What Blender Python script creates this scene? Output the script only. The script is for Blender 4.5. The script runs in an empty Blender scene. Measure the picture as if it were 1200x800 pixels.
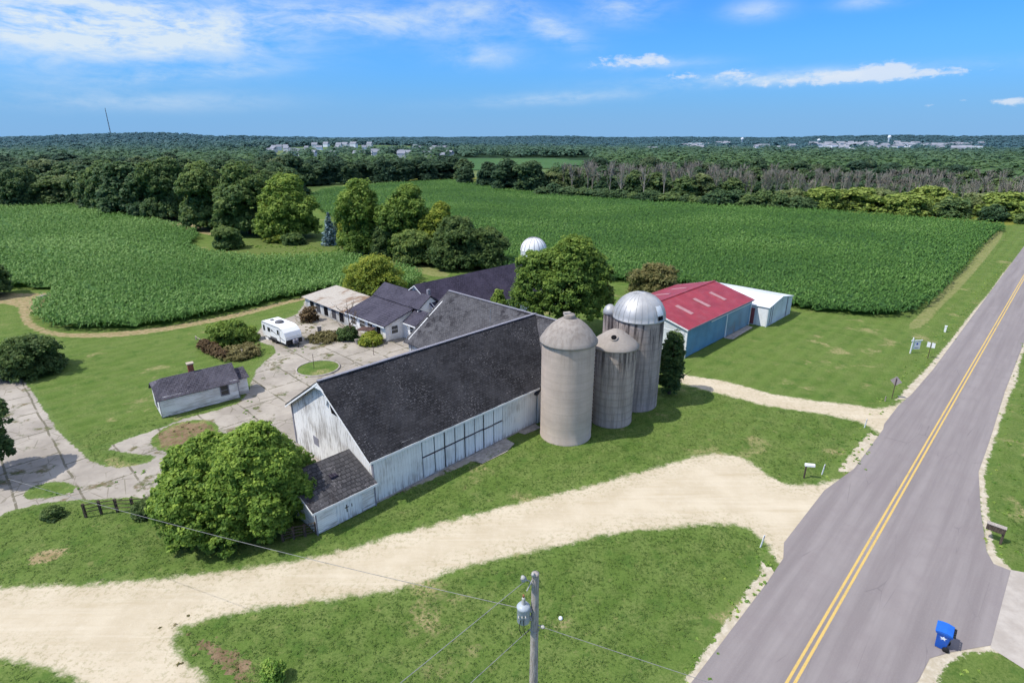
import bpy, math, random
import numpy as np
from mathutils import Vector, Matrix
from mathutils.geometry import tessellate_polygon

R = math.radians
rng = np.random.default_rng(11)
random.seed(5)
SC = bpy.context.scene
COL = SC.collection

# ------------------------------------------------------------------ farm axes
# u runs along the road (away from the camera), v across it to the right; metres
HEAD = R(44.4)
E1 = (math.sin(HEAD), math.cos(HEAD))
E2 = (math.cos(HEAD), -math.sin(HEAD))
ROT = R(90 - 44.4)
def XY(u, v): return (u*E1[0] + v*E2[0], u*E1[1] + v*E2[1])
def UVs(x, y): return (x*E1[0] + y*E1[1], x*E2[0] + y*E2[1])

# ------------------------------------------------------------------ object helpers
def tag(o, label=None, cat=None, group=None, kind=None):
    if label: o['label'] = label
    if cat: o['category'] = cat
    if group: o['group'] = group
    if kind: o['kind'] = kind
    return o
def thing(name, label, cat, loc=(0, 0, 0), rotz=0.0, group=None):
    o = bpy.data.objects.new(name, None)
    o.empty_display_size = 0.3
    COL.objects.link(o)
    o.location = loc if len(loc) == 3 else (loc[0], loc[1], 0)
    o.rotation_euler = (0, 0, rotz)
    return tag(o, label, cat, group)
def copy_tree(src, loc, rotz=0.0, scale=(1, 1, 1), label=None, group=None):
    r = src.copy(); COL.objects.link(r)
    r.location = loc; r.rotation_euler = (0, 0, rotz); r.scale = scale
    if label: r['label'] = label
    if group: r['group'] = group
    for ch in list(src.children):
        c = ch.copy(); COL.objects.link(c); c.parent = r
        for g in list(ch.children):
            d = g.copy(); COL.objects.link(d); d.parent = c
    return r

LAST = [None]
class MB:
    """collects shapes into one mesh"""
    def __init__(s): s.v = []; s.f = []; s.m = []; s.s = []; s.uv = []
    def add(s, vs, fs, mi=0, smooth=False, uvs=None):
        b = len(s.v); s.v.extend([tuple(p) for p in vs])
        for k, f in enumerate(fs):
            s.f.append([b+i for i in f]); s.m.append(mi); s.s.append(smooth)
            s.uv.append(uvs[k] if uvs else [(0, 0)]*len(f))
        return s
    def box(s, x0, x1, y0, y1, z0, z1, mi=0):
        v = [(x0,y0,z0),(x1,y0,z0),(x1,y1,z0),(x0,y1,z0),(x0,y0,z1),(x1,y0,z1),(x1,y1,z1),(x0,y1,z1)]
        return s.add(v, [(0,3,2,1),(4,5,6,7),(0,1,5,4),(1,2,6,5),(2,3,7,6),(3,0,4,7)], mi)
    def obox(s, M, hx, hy, hz, mi=0):
        v = [M @ Vector((x*hx, y*hy, z*hz)) for x, y, z in
             ((-1,-1,-1),(1,-1,-1),(1,1,-1),(-1,1,-1),(-1,-1,1),(1,-1,1),(1,1,1),(-1,1,1))]
        return s.add(v, [(0,3,2,1),(4,5,6,7),(0,1,5,4),(1,2,6,5),(2,3,7,6),(3,0,4,7)], mi)
    def prism(s, poly, axis, a0, a1, mi=0, smooth=False):
        """extrude a 2-D polygon along axis x/y/z"""
        def P(p, a):
            return (a, p[0], p[1]) if axis == 'x' else (p[0], a, p[1]) if axis == 'y' else (p[0], p[1], a)
        n = len(poly)
        v = [P(p, a0) for p in poly] + [P(p, a1) for p in poly]
        s.add(v, [list(range(n))[::-1], list(range(n, 2*n))], mi)
        s.add(v, [(i, (i+1) % n, n+(i+1) % n, n+i) for i in range(n)], mi, smooth)
        return s
    def tube(s, pts, rads, n=8, mi=0, cap=True):
        pts = [Vector(p) for p in pts]
        if not hasattr(rads, '__len__'): rads = [rads]*len(pts)
        rings = []; prev = None
        for i, p in enumerate(pts):
            d = (pts[min(i+1, len(pts)-1)] - pts[max(i-1, 0)])
            d = d.normalized() if d.length > 1e-9 else Vector((0, 0, 1))
            a = prev if prev is not None and abs(prev.dot(d)) < .95 else (Vector((1, 0, 0)) if abs(d.x) < .8 else Vector((0, 1, 0)))
            a = (a - d*a.dot(d)).normalized(); prev = a
            b = d.cross(a)
            rings.append([p + (a*math.cos(t) + b*math.sin(t))*rads[i] for t in [2*math.pi*k/n for k in range(n)]])
        v = [q for r in rings for q in r]; f = []
        for i in range(len(rings)-1):
            for k in range(n):
                f.append((i*n+k, i*n+(k+1) % n, (i+1)*n+(k+1) % n, (i+1)*n+k))
        s.add(v, f, mi, True)
        if cap:
            s.add(rings[0], [list(range(n))[::-1]], mi); s.add(rings[-1], [list(range(n))], mi)
        return s
    def lathe(s, prof, n=48, mi=0, c=(0, 0), a0=0, a1=2*math.pi, smooth=True):
        full = abs(a1-a0-2*math.pi) < 1e-6
        m = n if full else n+1
        v = []; f = []; uv = []
        for r, z in prof:
            for k in range(m):
                a = a0 + (a1-a0)*k/n
                v.append((c[0]+r*math.cos(a), c[1]+r*math.sin(a), z))
        L = 0.0; ls = [0.0]
        for i in range(1, len(prof)):
            L += math.dist(prof[i], prof[i-1]); ls.append(L)
        rm = max(p[0] for p in prof)
        for i in range(len(prof)-1):
            for k in range(n):
                k2 = (k+1) % m if full else k+1
                f.append((i*m+k, i*m+k2, (i+1)*m+k2, (i+1)*m+k))
                w = (a1-a0)*rm/n
                uv.append([(k*w, ls[i]), ((k+1)*w, ls[i]), ((k+1)*w, ls[i+1]), (k*w, ls[i+1])])
        return s.add(v, f, mi, smooth, uv)
    def build_pieces(s, name, mats, parent=None):
        """one mesh for each shape that was added (a prism is two adds of its own vertices)"""
        k = 0
        while k < len(s.f):
            base = min(s.f[k]); j = k
            seen = set(s.f[k])
            n = (max(s.f[k])-min(s.f[k])+1)
            # caps (2 faces) and sides (n faces) of one prism
            m = MB(); part = s.f[k:k+2+n]
            mp = {}
            for f in part:
                g = []
                for q in f:
                    if q not in mp: mp[q] = len(m.v); m.v.append(s.v[q])
                    g.append(mp[q])
                m.f.append(g); m.m.append(0); m.s.append(False); m.uv.append([(0, 0)]*len(g))
            m.build(name, mats, parent); k += 2+n
    def build(s, name, mats, parent=None, loc=None, rotz=None):
        me = bpy.data.meshes.new(name)
        me.from_pydata(s.v, [], s.f)
        me.polygons.foreach_set('material_index', s.m)
        me.polygons.foreach_set('use_smooth', s.s)
        uvl = me.uv_layers.new(name='UVMap')
        flat = [c for f in s.uv for p in f for c in p]
        uvl.data.foreach_set('uv', flat)
        for m in (mats if isinstance(mats, (list, tuple)) else [mats]): me.materials.append(m)
        me.update()
        o = bpy.data.objects.new(name, me); COL.objects.link(o)
        if parent: o.parent = parent
        if loc: o.location = loc
        if rotz is not None: o.rotation_euler = (0, 0, rotz)
        LAST[0] = o
        return o

def np_mesh(name, verts, quads, attrs=None, smooth=False):
    """big meshes straight from arrays; quads (n,4) or tris (n,3)"""
    verts = np.asarray(verts, np.float32).reshape(-1, 3); quads = np.asarray(quads, np.int32)
    k = quads.shape[1]; n = len(quads)
    me = bpy.data.meshes.new(name)
    me.vertices.add(len(verts)); me.vertices.foreach_set('co', verts.ravel())
    me.loops.add(n*k); me.loops.foreach_set('vertex_index', quads.ravel())
    me.polygons.add(n); me.polygons.foreach_set('loop_start', np.arange(0, n*k, k, dtype=np.int32))
    try: me.polygons.foreach_set('loop_total', np.full(n, k, np.int32))
    except Exception: pass
    me.polygons.foreach_set('use_smooth', np.full(n, smooth, bool))
    for an, av in (attrs or {}).items():
        a = me.attributes.new(an, 'FLOAT', 'POINT'); a.data.foreach_set('value', np.asarray(av, np.float32))
    me.update(calc_edges=True); me.validate()
    return me
def np_obj(name, me, mats, parent=None):
    for m in (mats if isinstance(mats, (list, tuple)) else [mats]): me.materials.append(m)
    o = bpy.data.objects.new(name, me); COL.objects.link(o)
    if parent: o.parent = parent
    return o

# ------------------------------------------------------------------ material helpers
class NT:
    def __init__(s, name, rough=0.9, spec=0.2):
        s.mat = bpy.data.materials.new(name); s.mat.use_nodes = True
        s.t = s.mat.node_tree; s.n = s.t.nodes; s.l = s.t.links
        s.b = s.n['Principled BSDF']
        s.b.inputs['Roughness'].default_value = rough
        s.b.inputs['Specular IOR Level'].default_value = spec
        s.out = s.n['Material Output']
    def node(s, typ, **kw):
        n = s.n.new(typ)
        for k, v in kw.items(): setattr(n, k, v)
        return n
    def put(s, sock, v):
        if v is None: return
        if isinstance(v, bpy.types.NodeSocket): s.l.new(v, sock)
        elif isinstance(v, (tuple, list)):
            sock.default_value = tuple(v) + (1,) if len(v) == 3 and sock.type == 'RGBA' else tuple(v)
        else: sock.default_value = v
    def math(s, op, a, b=None, c=None, clamp=False):
        n = s.node('ShaderNodeMath', operation=op, use_clamp=clamp)
        s.put(n.inputs[0], a); s.put(n.inputs[1], b)
        if c is not None: s.put(n.inputs[2], c)
        return n.outputs[0]
    def mix(s, fac, a, b, mode='MIX'):
        n = s.node('ShaderNodeMix', data_type='RGBA', blend_type=mode)
        s.put(n.inputs[0], fac); s.put(n.inputs[6], a); s.put(n.inputs[7], b)
        return n.outputs[2]
    def noise(s, vec=None, scale=1, detail=4, rough=.55, dist=0):
        n = s.node('ShaderNodeTexNoise')
        n.inputs['Scale'].default_value = scale; n.inputs['Detail'].default_value = detail
        n.inputs['Roughness'].default_value = rough; n.inputs['Distortion'].default_value = dist
        if vec is not None: s.l.new(vec, n.inputs['Vector'])
        return n.outputs[0]
    def vor(s, vec=None, scale=1, feature='F1', out='Distance', rand=1):
        n = s.node('ShaderNodeTexVoronoi', feature=feature)
        n.inputs['Scale'].default_value = scale; n.inputs['Randomness'].default_value = rand
        if vec is not None: s.l.new(vec, n.inputs['Vector'])
        return n.outputs[out]
    def ramp(s, fac, lo, hi, smooth=True):
        n = s.node('ShaderNodeMapRange', interpolation_type='SMOOTHSTEP' if smooth else 'LINEAR', clamp=True)
        s.put(n.inputs['Value'], fac); n.inputs['From Min'].default_value = lo; n.inputs['From Max'].default_value = hi
        return n.outputs['Result']
    def mapping(s, vec, scale=(1, 1, 1), rot=(0, 0, 0), loc=(0, 0, 0)):
        n = s.node('ShaderNodeMapping')
        s.l.new(vec, n.inputs['Vector']); n.inputs['Scale'].default_value = scale
        n.inputs['Rotation'].default_value = rot; n.inputs['Location'].default_value = loc
        return n.outputs[0]
    def obj(s): return s.node('ShaderNodeTexCoord').outputs['Object']
    def uv(s): return s.node('ShaderNodeTexCoord').outputs['UV']
    def pos(s): return s.node('ShaderNodeNewGeometry').outputs['Position']
    def attr(s, name): return s.node('ShaderNodeAttribute', attribute_name=name).outputs['Fac']
    def sep(s, vec):
        n = s.node('ShaderNodeSeparateXYZ'); s.l.new(vec, n.inputs[0]); return n.outputs
    def comb(s, x, y, z=0.0):
        n = s.node('ShaderNodeCombineXYZ'); s.put(n.inputs[0], x); s.put(n.inputs[1], y); s.put(n.inputs[2], z); return n.outputs[0]
    def bump(s, h, strength=.5, dist=.02):
        n = s.node('ShaderNodeBump'); n.inputs['Strength'].default_value = strength; n.inputs['Distance'].default_value = dist
        s.l.new(h, n.inputs['Height']); s.l.new(n.outputs[0], s.b.inputs['Normal'])
    def col(s, c): s.put(s.b.inputs['Base Color'], c); return s.mat

def plain(name, c, rough=.6, spec=.3, metal=0, var=.12, scale=3.0):
    t = NT(name, rough, spec); t.b.inputs['Metallic'].default_value = metal
    n = t.noise(t.obj(), scale, 5, .6)
    return t.col(t.mix(t.ramp(n, .3, .7), tuple(x*(1-var) for x in c), tuple(min(1, x*(1+var)) for x in c)))

# ---- ground colours, shared by the lawn and by the ragged borders of every sheet
def lawn_colour(t):
    p = t.pos()
    big = t.noise(p, .07, 3, .5); mid = t.noise(p, .5, 4, .6); fine = t.noise(t.mapping(p, (1, 1, 1)), 5.5, 6, .75)
    grain = t.noise(p, 19, 3, .8)
    g = t.mix(t.ramp(big, .35, .65), (.082, .142, .027), (.112, .168, .038))
    g = t.mix(t.ramp(mid, .36, .68), g, (.142, .190, .055))
    g = t.mix(t.math('MULTIPLY', t.ramp(fine, .44, .60), .75), g, (.050, .098, .016))
    g = t.mix(t.math('MULTIPLY', t.ramp(grain, .5, .68), .60), g, (.205, .255, .085))
    # faint mower tracks along the farm's axis
    m = t.mapping(p, (1, 1, 1), (0, 0, HEAD))
    w = t.math('SINE', t.math('ADD', t.math('MULTIPLY', t.sep(m)[0], 3.3), t.math('MULTIPLY', mid, 5.0)))
    g = t.mix(t.math('MULTIPLY', t.ramp(w, -.4, 1), .26), g, (.140, .215, .050))
    clov = t.noise(t.mapping(p, (1, 1, 1), loc=(11, 5, 0)), .55, 6, .7)
    g = t.mix(t.math('MULTIPLY', t.ramp(clov, .52, .64), .50), g, (.048, .112, .020))
    straw = t.noise(t.mapping(p, (1, 1, 1), loc=(-7, 15, 0)), 1.3, 6, .72)
    g = t.mix(t.math('MULTIPLY', t.ramp(straw, .57, .68), .45), g, (.235, .230, .095))
    # worn, dry spots
    dry = t.noise(t.mapping(p, (1, 1, 1), loc=(31, 7, 3)), .21, 5, .62)
    g = t.mix(t.math('MULTIPLY', t.ramp(dry, .60, .69), t.ramp(fine, .42, .55)), g, (.30, .26, .13))
    return g, t.math('ADD', t.math('MULTIPLY', fine, .7), t.math('MULTIPLY', grain, .5))
def mat_lawn():
    t = NT('lawn_grass', .95, .08)
    c, h = lawn_colour(t)
    # the open country beyond the farm: fields and pasture of other greens, under painted haze
    p = t.pos()
    vl = t.node('ShaderNodeVectorMath', operation='LENGTH'); t.l.new(p, vl.inputs[0]); d = vl.outputs['Value']
    px, py, _ = t.sep(p)[0:3]
    k1 = t.math('SINE', t.math('ADD', t.math('DIVIDE', px, 210.0), t.math('MULTIPLY', t.math('SINE', t.math('DIVIDE', py, 330.0)), 1.3)))
    clear = t.math('MULTIPLY', k1, t.math('SINE', t.math('ADD', t.math('DIVIDE', py, 290.0), .7)))
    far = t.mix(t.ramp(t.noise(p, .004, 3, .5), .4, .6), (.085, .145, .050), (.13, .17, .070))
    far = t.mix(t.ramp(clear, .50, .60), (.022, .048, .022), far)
    far = t.mix(t.math('MULTIPLY', t.ramp(d, 500, 4000), .8), far, (.050, .115, .135))  # bluish aerial haze painted into the ground colour, stronger with distance
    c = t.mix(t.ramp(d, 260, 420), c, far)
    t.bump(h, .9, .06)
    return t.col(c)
M = {}
M['lawn'] = mat_lawn()

def edge_mask(t, amp=1.0, lo=-.12, hi=.12, scale=1.3):
    """ragged border from the distance-to-edge attribute of a sheet (positive inside)"""
    p = t.pos()
    n = t.math('ADD', t.math('MULTIPLY', t.math('SUBTRACT', t.noise(p, scale, 5, .65), .5), 1.9*amp),
               t.math('MULTIPLY', t.math('SUBTRACT', t.noise(p, scale*6, 4, .7), .5), .9*amp))
    return t.ramp(t.math('ADD', t.attr('edge'), n), lo, hi)
def mat_gravel():
    t = NT('pale_limestone_gravel', .95, .1); p = t.pos()
    lawn, lh = lawn_colour(t)
    a = t.noise(p, .35, 4, .6); b = t.noise(p, 2.2, 5, .7); f = t.noise(p, 11, 4, .8)
    g = t.mix(t.ramp(a, .3, .7), (.47, .405, .295), (.55, .485, .37))
    g = t.mix(t.math('MULTIPLY', t.ramp(b, .5, .75), .5), g, (.59, .53, .42))
    g = t.mix(t.math('MULTIPLY', t.ramp(f, .52, .75), .28), g, (.36, .30, .22))
    # wheel ruts follow the lane: streaks stretched along x
    s = t.noise(t.mapping(p, (.10, .95, 1), (0, 0, R(-18))), 1.6, 5, .6)
    g = t.mix(t.math('MULTIPLY', t.ramp(s, .5, .72), .5), g, (.43, .36, .245))
    s2 = t.noise(t.mapping(p, (.05, 1.3, 1), (0, 0, R(-14)), (5, 2, 0)), 2.4, 3, .5)
    g = t.mix(t.math('MULTIPLY', t.ramp(s2, .53, .66), .25), g, (.60, .54, .43))
    # thin weeds towards the verge
    w = t.math('MULTIPLY', t.math('SUBTRACT', 1.0, t.ramp(t.attr('edge'), .2, 2.6)), t.ramp(t.noise(p, 3.1, 6, .75), .50, .60))
    g = t.mix(t.math('MULTIPLY', w, .5), g, (.24, .22, .11))
    m = edge_mask(t, .85, -.3, .3)
    t.bump(t.math('ADD', t.math('MULTIPLY', f, .6), b), .5, .03)
    return t.col(t.mix(m, lawn, g))
M['gravel'] = mat_gravel()
def mat_shoulder():
    t = NT('roadside_limestone', .95, .1); p = t.pos()
    lawn, lh = lawn_colour(t)
    b = t.noise(p, 1.6, 5, .7); f = t.noise(p, 9, 4, .8)
    g = t.mix(t.ramp(b, .35, .7), (.40, .35, .26), (.55, .50, .41))
    g = t.mix(t.math('MULTIPLY', t.ramp(f, .55, .75), .5), g, (.30, .27, .18))
    m = edge_mask(t, .55, -.08, .08, 1.7)
    t.bump(f, .5, .03)
    return t.col(t.mix(m, lawn, g))
M['shoulder'] = mat_shoulder()
def mat_concrete():
    t = NT('old_cracked_concrete', .9, .15); p = t.pos()
    lawn, lh = lawn_colour(t)
    q = t.mapping(p, (1, 1, 1), (0, 0, HEAD))
    a = t.noise(p, .22, 5, .6); b = t.noise(p, 1.4, 6, .7); f = t.noise(p, 9, 4, .8)
    c = t.mix(t.ramp(a, .32, .68), (.278, .252, .220), (.400, .366, .318))
    c = t.mix(t.math('MULTIPLY', t.ramp(b, .48, .7), .5), c, (.26, .235, .21))
    c = t.mix(t.math('MULTIPLY', t.ramp(f, .55, .75), .3), c, (.50, .455, .39))
    # slab joints with weeds in them
    br = t.node('ShaderNodeTexBrick'); br.offset = .5
    br.inputs['Scale'].default_value = 1.0; br.inputs['Mortar Size'].default_value = .10; br.inputs['Mortar Smooth'].default_value = .3
    br.inputs['Brick Width'].default_value = 5.6; br.inputs['Row Height'].default_value = 3.7
    wob = t.node('ShaderNodeVectorMath', operation='ADD'); t.l.new(q, wob.inputs[0])
    t.l.new(t.mapping(t.comb(b, a, 0.0), (.5, .5, 0)), wob.inputs[1]); t.l.new(wob.outputs[0], br.inputs['Vector'])
    jo = t.math('MULTIPLY', br.outputs['Fac'], t.ramp(t.noise(p, .7, 4, .7), .36, .50))
    c = t.mix(t.math('MULTIPLY', jo, .72), c, (.085, .080, .045))
    # random cracks
    e = t.vor(t.mapping(q, (.8, 1.1, 1)), .55, 'DISTANCE_TO_EDGE')
    cr = t.math('MULTIPLY', t.math('SUBTRACT', 1.0, t.ramp(e, .0, .03)), t.ramp(t.noise(p, .3, 3, .6), .47, .58))
    c = t.mix(t.math('MULTIPLY', cr, .6), c, (.10, .09, .05))
    # weedy, earthy patches
    w = t.noise(t.mapping(p, (1, 1, 1), loc=(3, 9, 0)), .33, 6, .68)
    c = t.mix(t.ramp(w, .545, .63), c, t.mix(t.ramp(b, .4, .6), (.17, .135, .085), (.075, .105, .03)))
    m = edge_mask(t, .55, -.06, .06, 1.2)
    t.bump(t.math('ADD', f, b), .35, .02)
    return t.col(t.mix(m, lawn, c))
M['concrete'] = mat_concrete()
def mat_dirt(name, c0, c1, amp=.9):
    t = NT(name, .95, .08); p = t.pos()
    lawn, lh = lawn_colour(t)
    b = t.noise(p, 1.1, 6, .7); f = t.noise(p, 7, 4, .8)
    c = t.mix(t.ramp(b, .35, .65), c0, c1)
    c = t.mix(t.math('MULTIPLY', t.ramp(f, .5, .7), .5), c, tuple(x*.45 for x in c0))
    t.bump(t.math('ADD', f, b), .7, .05)
    k = edge_mask(t, amp)
    k = t.math('MULTIPLY', k, t.math('SUBTRACT', 1.0, t.math('MULTIPLY', t.ramp(t.noise(p, 1.9, 6, .75), .50, .60), .75)))
    return t.col(t.mix(k, lawn, c))
M['dry_soil'] = mat_dirt('dry_grass_and_soil', (.27, .21, .11), (.36, .29, .17))
M['track'] = mat_dirt('mown_track_grass', (.17, .195, .065), (.25, .245, .11), .7)
M['goldenrod'] = mat_dirt('yellow_weedy_margin', (.16, .18, .03), (.22, .22, .05), 1.0)
M['rough_grass'] = mat_dirt('rough_tall_grass', (.085, .125, .03), (.14, .175, .055), 1.0)
def mat_asphalt():
    t = NT('asphalt', .85, .25); p = t.pos()
    q = t.mapping(p, (1, 1, 1), (0, 0, HEAD)); 
    x, y, z = t.sep(q)[0:3]
    a = t.noise(t.mapping(q, (1, .04, 1)), 1.1, 4, .6)       # lengthwise wheel wear
    b = t.noise(p, .5, 5, .65); f = t.noise(p, 24, 3, .8)
    c = t.mix(t.ramp(a, .3, .7), (.195, .174, .175), (.262, .238, .236))
    c = t.mix(t.math('MULTIPLY', t.ramp(b, .4, .7), .45), c, (.205, .178, .182))
    c = t.mix(t.math('MULTIPLY', t.ramp(f, .45, .75), .4), c, (.32, .295, .292))
    # fine cross joints and a few sealed cracks
    e = t.vor(t.mapping(q, (.6, .10, 1)), 1.0, 'DISTANCE_TO_EDGE')
    cr = t.math('MULTIPLY', t.math('SUBTRACT', 1.0, t.ramp(e, .0, .010)), t.ramp(t.noise(p, .25, 3, .6), .5, .62))
    c = t.mix(t.math('MULTIPLY', cr, .35), c, (.09, .085, .09))
    t.bump(f, .25, .01)
    return t.col(c)
M['asphalt'] = mat_asphalt()
def mat_paint(name, c):
    t = NT(name, .75, .2); p = t.pos()
    w = t.math('ADD', t.noise(p, 14, 4, .8), t.math('MULTIPLY', t.noise(p, .6, 3, .6), .4))
    return t.col(t.mix(t.ramp(w, .70, .92), c, tuple(x*.55+.06 for x in c)))
M['yellow_paint'] = mat_paint('yellow_road_paint', (.58, .41, .13))
def mat_apron():
    t = NT('driveway_concrete', .9, .15); p = t.pos()
    b = t.noise(p, .8, 6, .7); f = t.noise(p, 13, 4, .8)
    c = t.mix(t.ramp(b, .35, .68), (.36, .325, .29), (.45, .415, .375))
    c = t.mix(t.math('MULTIPLY', t.ramp(f, .5, .75), .35), c, (.33, .30, .27))
    t.bump(f, .3, .01); return t.col(c)
M['apron'] = mat_apron()

# ---- foliage
GAIN = 2.5
def mat_leaf(name, dark, mid, light, trans=.45, far=None):
    t = NT(name, .62, .25)
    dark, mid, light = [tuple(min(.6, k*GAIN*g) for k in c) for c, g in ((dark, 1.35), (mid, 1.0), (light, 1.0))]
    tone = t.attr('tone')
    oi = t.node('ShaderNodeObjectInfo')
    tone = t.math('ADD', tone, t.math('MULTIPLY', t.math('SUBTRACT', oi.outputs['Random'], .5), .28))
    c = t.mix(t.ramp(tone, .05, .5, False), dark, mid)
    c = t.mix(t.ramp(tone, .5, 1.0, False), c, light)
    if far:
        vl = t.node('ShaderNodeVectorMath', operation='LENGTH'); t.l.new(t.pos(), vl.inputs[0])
        c = t.mix(t.math('MULTIPLY', t.ramp(vl.outputs['Value'], far[0], far[1]), far[3]), c, far[2])  # aerial haze painted into the leaf colour by distance from the origin
    t.col(c)
    if not trans: return t.mat
    tr = t.node('ShaderNodeBsdfTranslucent'); t.put(tr.inputs[0], c)
    mx = t.node('ShaderNodeMixShader'); mx.inputs[0].default_value = trans
    t.l.new(t.b.outputs[0], mx.inputs[1]); t.l.new(tr.outputs[0], mx.inputs[2]); t.l.new(mx.outputs[0], t.out.inputs[0])
    return t.mat
M['leaf_bright'] = mat_leaf('bright_leaves', (.022, .045, .008), (.060, .105, .016), (.150, .205, .036))
M['leaf_mid'] = mat_leaf('green_leaves', (.028, .052, .010), (.070, .112, .020), (.145, .190, .038))
M['leaf_dark'] = mat_leaf('dark_leaves', (.016, .032, .011), (.038, .064, .019), (.075, .105, .031))
M['leaf_yellow'] = mat_leaf('yellow_green_leaves', (.035, .055, .010), (.095, .125, .018), (.18, .19, .028))
M['leaf_brown'] = mat_leaf('brownish_leaves', (.030, .035, .012), (.070, .075, .026), (.14, .12, .05))
FAR_HAZE = (40, 560, (.056, .120, .108), .75)  # painted haze for the treelines: start, end, colour, share
M['leaf_row'] = mat_leaf('treeline_leaves', (.022, .042, .013), (.058, .092, .023), (.125, .160, .042), .45, FAR_HAZE)
M['leaf_row_dark'] = mat_leaf('dark_treeline_leaves', (.016, .034, .013), (.038, .068, .021), (.078, .115, .036), .45, FAR_HAZE)
M['leaf_row_pale'] = mat_leaf('pale_treeline_leaves', (.036, .052, .016), (.092, .115, .036), (.165, .185, .065), .45, FAR_HAZE)
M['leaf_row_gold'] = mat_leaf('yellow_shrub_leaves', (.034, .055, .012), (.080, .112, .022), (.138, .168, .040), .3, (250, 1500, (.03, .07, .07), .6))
M['spruce_blue'] = mat_leaf('blue_spruce_needles', (.025, .045, .048), (.065, .10, .11), (.13, .18, .20), .1)
M['spruce_dark'] = mat_leaf('dark_spruce_needles', (.010, .022, .012), (.022, .046, .022), (.045, .08, .035), .1)
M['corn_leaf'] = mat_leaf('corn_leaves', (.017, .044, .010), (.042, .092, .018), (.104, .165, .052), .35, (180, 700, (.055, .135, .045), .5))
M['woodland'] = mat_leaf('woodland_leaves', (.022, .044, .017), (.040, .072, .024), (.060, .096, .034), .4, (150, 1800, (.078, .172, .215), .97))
M['weed'] = mat_leaf('weed_leaves', (.035, .075, .012), (.075, .135, .022), (.17, .22, .05))
M['straw'] = mat_leaf('dry_straw', (.040, .036, .013), (.075, .068, .026), (.125, .112, .048), .3)
M['reed'] = mat_leaf('rusty_weed_stems', (.026, .016, .008), (.052, .034, .016), (.088, .062, .030), .25)
def mat_bark(name, c0, c1):
    t = NT(name, .95, .1); o = t.obj()
    n = t.noise(t.mapping(o, (6, 6, 1.1)), 3, 6, .7)
    t.bump(n, .6, .03)
    return t.col(t.mix(t.ramp(n, .35, .65), c0, c1))
M['bark'] = mat_bark('bark', (.035, .027, .020), (.115, .090, .068))
M['dead_wood'] = mat_bark('grey_dead_wood', (.20, .185, .160), (.36, .335, .290))
M['twig'] = mat_bark('bare_twigs', (.12, .085, .06), (.22, .17, .13))
# ---- building materials
def mat_boards(name, base, bare, axis='x', w=.24, peel=.5, streak=True, horiz=False):
    """painted boards, weathered; w = board width"""
    t = NT(name, .8, .2); o = t.obj(); x, y, z = t.sep(o)[0:3]
    a = z if horiz else (x if axis == 'x' else y)
    fr = t.math('FRACT', t.math('DIVIDE', a, w))
    gap = t.math('SUBTRACT', 1.0, t.math('MULTIPLY', t.ramp(fr, .0, .07), t.math('SUBTRACT', 1.0, t.ramp(fr, .95, 1.0))))
    bid = t.math('FLOOR', t.math('DIVIDE', a, w))
    wn = t.node('ShaderNodeTexWhiteNoise', noise_dimensions='1D'); t.put(wn.inputs['W'], bid)
    sc = (.35, .35, 5.0) if horiz else (5.0, 5.0, .35)
    n1 = t.noise(t.mapping(o, sc), 1.5, 6, .7); n2 = t.noise(o, .45, 4, .6); n3 = t.noise(t.mapping(o, tuple(k*1.7 for k in sc)), 3.5, 4, .7)
    c = t.mix(t.math('MULTIPLY', wn.outputs[0], .28), base, tuple(k*.78 for k in base))
    c = t.mix(t.math('MULTIPLY', t.ramp(n2, .35, .7), .35), c, tuple(k*.74 for k in base))
    pl = t.math('MULTIPLY', t.ramp(t.math('ADD', t.math('MULTIPLY', n1, .7), t.math('MULTIPLY', n2, .45)), .60-.10*peel, .74-.06*peel), min(1, peel*1.5))
    c = t.mix(pl, c, bare)
    c = t.mix(t.math('MULTIPLY', t.ramp(n3, .55, .72), .4*peel), c, tuple(k*.6 for k in bare))
    # rising damp at the foot
    foot = t.math('MULTIPLY', t.math('SUBTRACT', 1.0, t.ramp(z, .0, .7)), t.ramp(n1, .40, .62))
    c = t.mix(t.math('MULTIPLY', foot, .8), c, (.12, .10, .075))
    c = t.mix(t.math('MULTIPLY', gap, .6), c, tuple(k*.35 for k in base))
    t.bump(t.math('SUBTRACT', 1.0, gap), .5, .015)
    return t.col(c)
WHITE = (.80, .82, .83); BARE = (.34, .32, .305)
M['boards_x'] = mat_boards('peeling_white_boards', WHITE, BARE, 'x', .26, .45)
M['boards_y'] = mat_boards('peeling_white_gable_boards', (.80, .80, .79), (.30, .28, .26), 'y', .26, .62)
M['clapboard'] = mat_boards('white_clapboard', (.86, .87, .88), (.46, .44, .42), 'x', .15, .5, horiz=True)
M['house_white'] = mat_boards('white_house_siding', (.84, .84, .84), (.58, .57, .55), 'x', .18, .25, horiz=True)
M['shed_boards'] = mat_boards('grey_white_shed_boards', (.56, .59, .61), (.25, .23, .21), 'y', .22, .8)
M['door_paint'] = mat_boards('white_door_boards', (.80, .83, .86), (.36, .35, .34), 'x', .30, .28)
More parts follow.
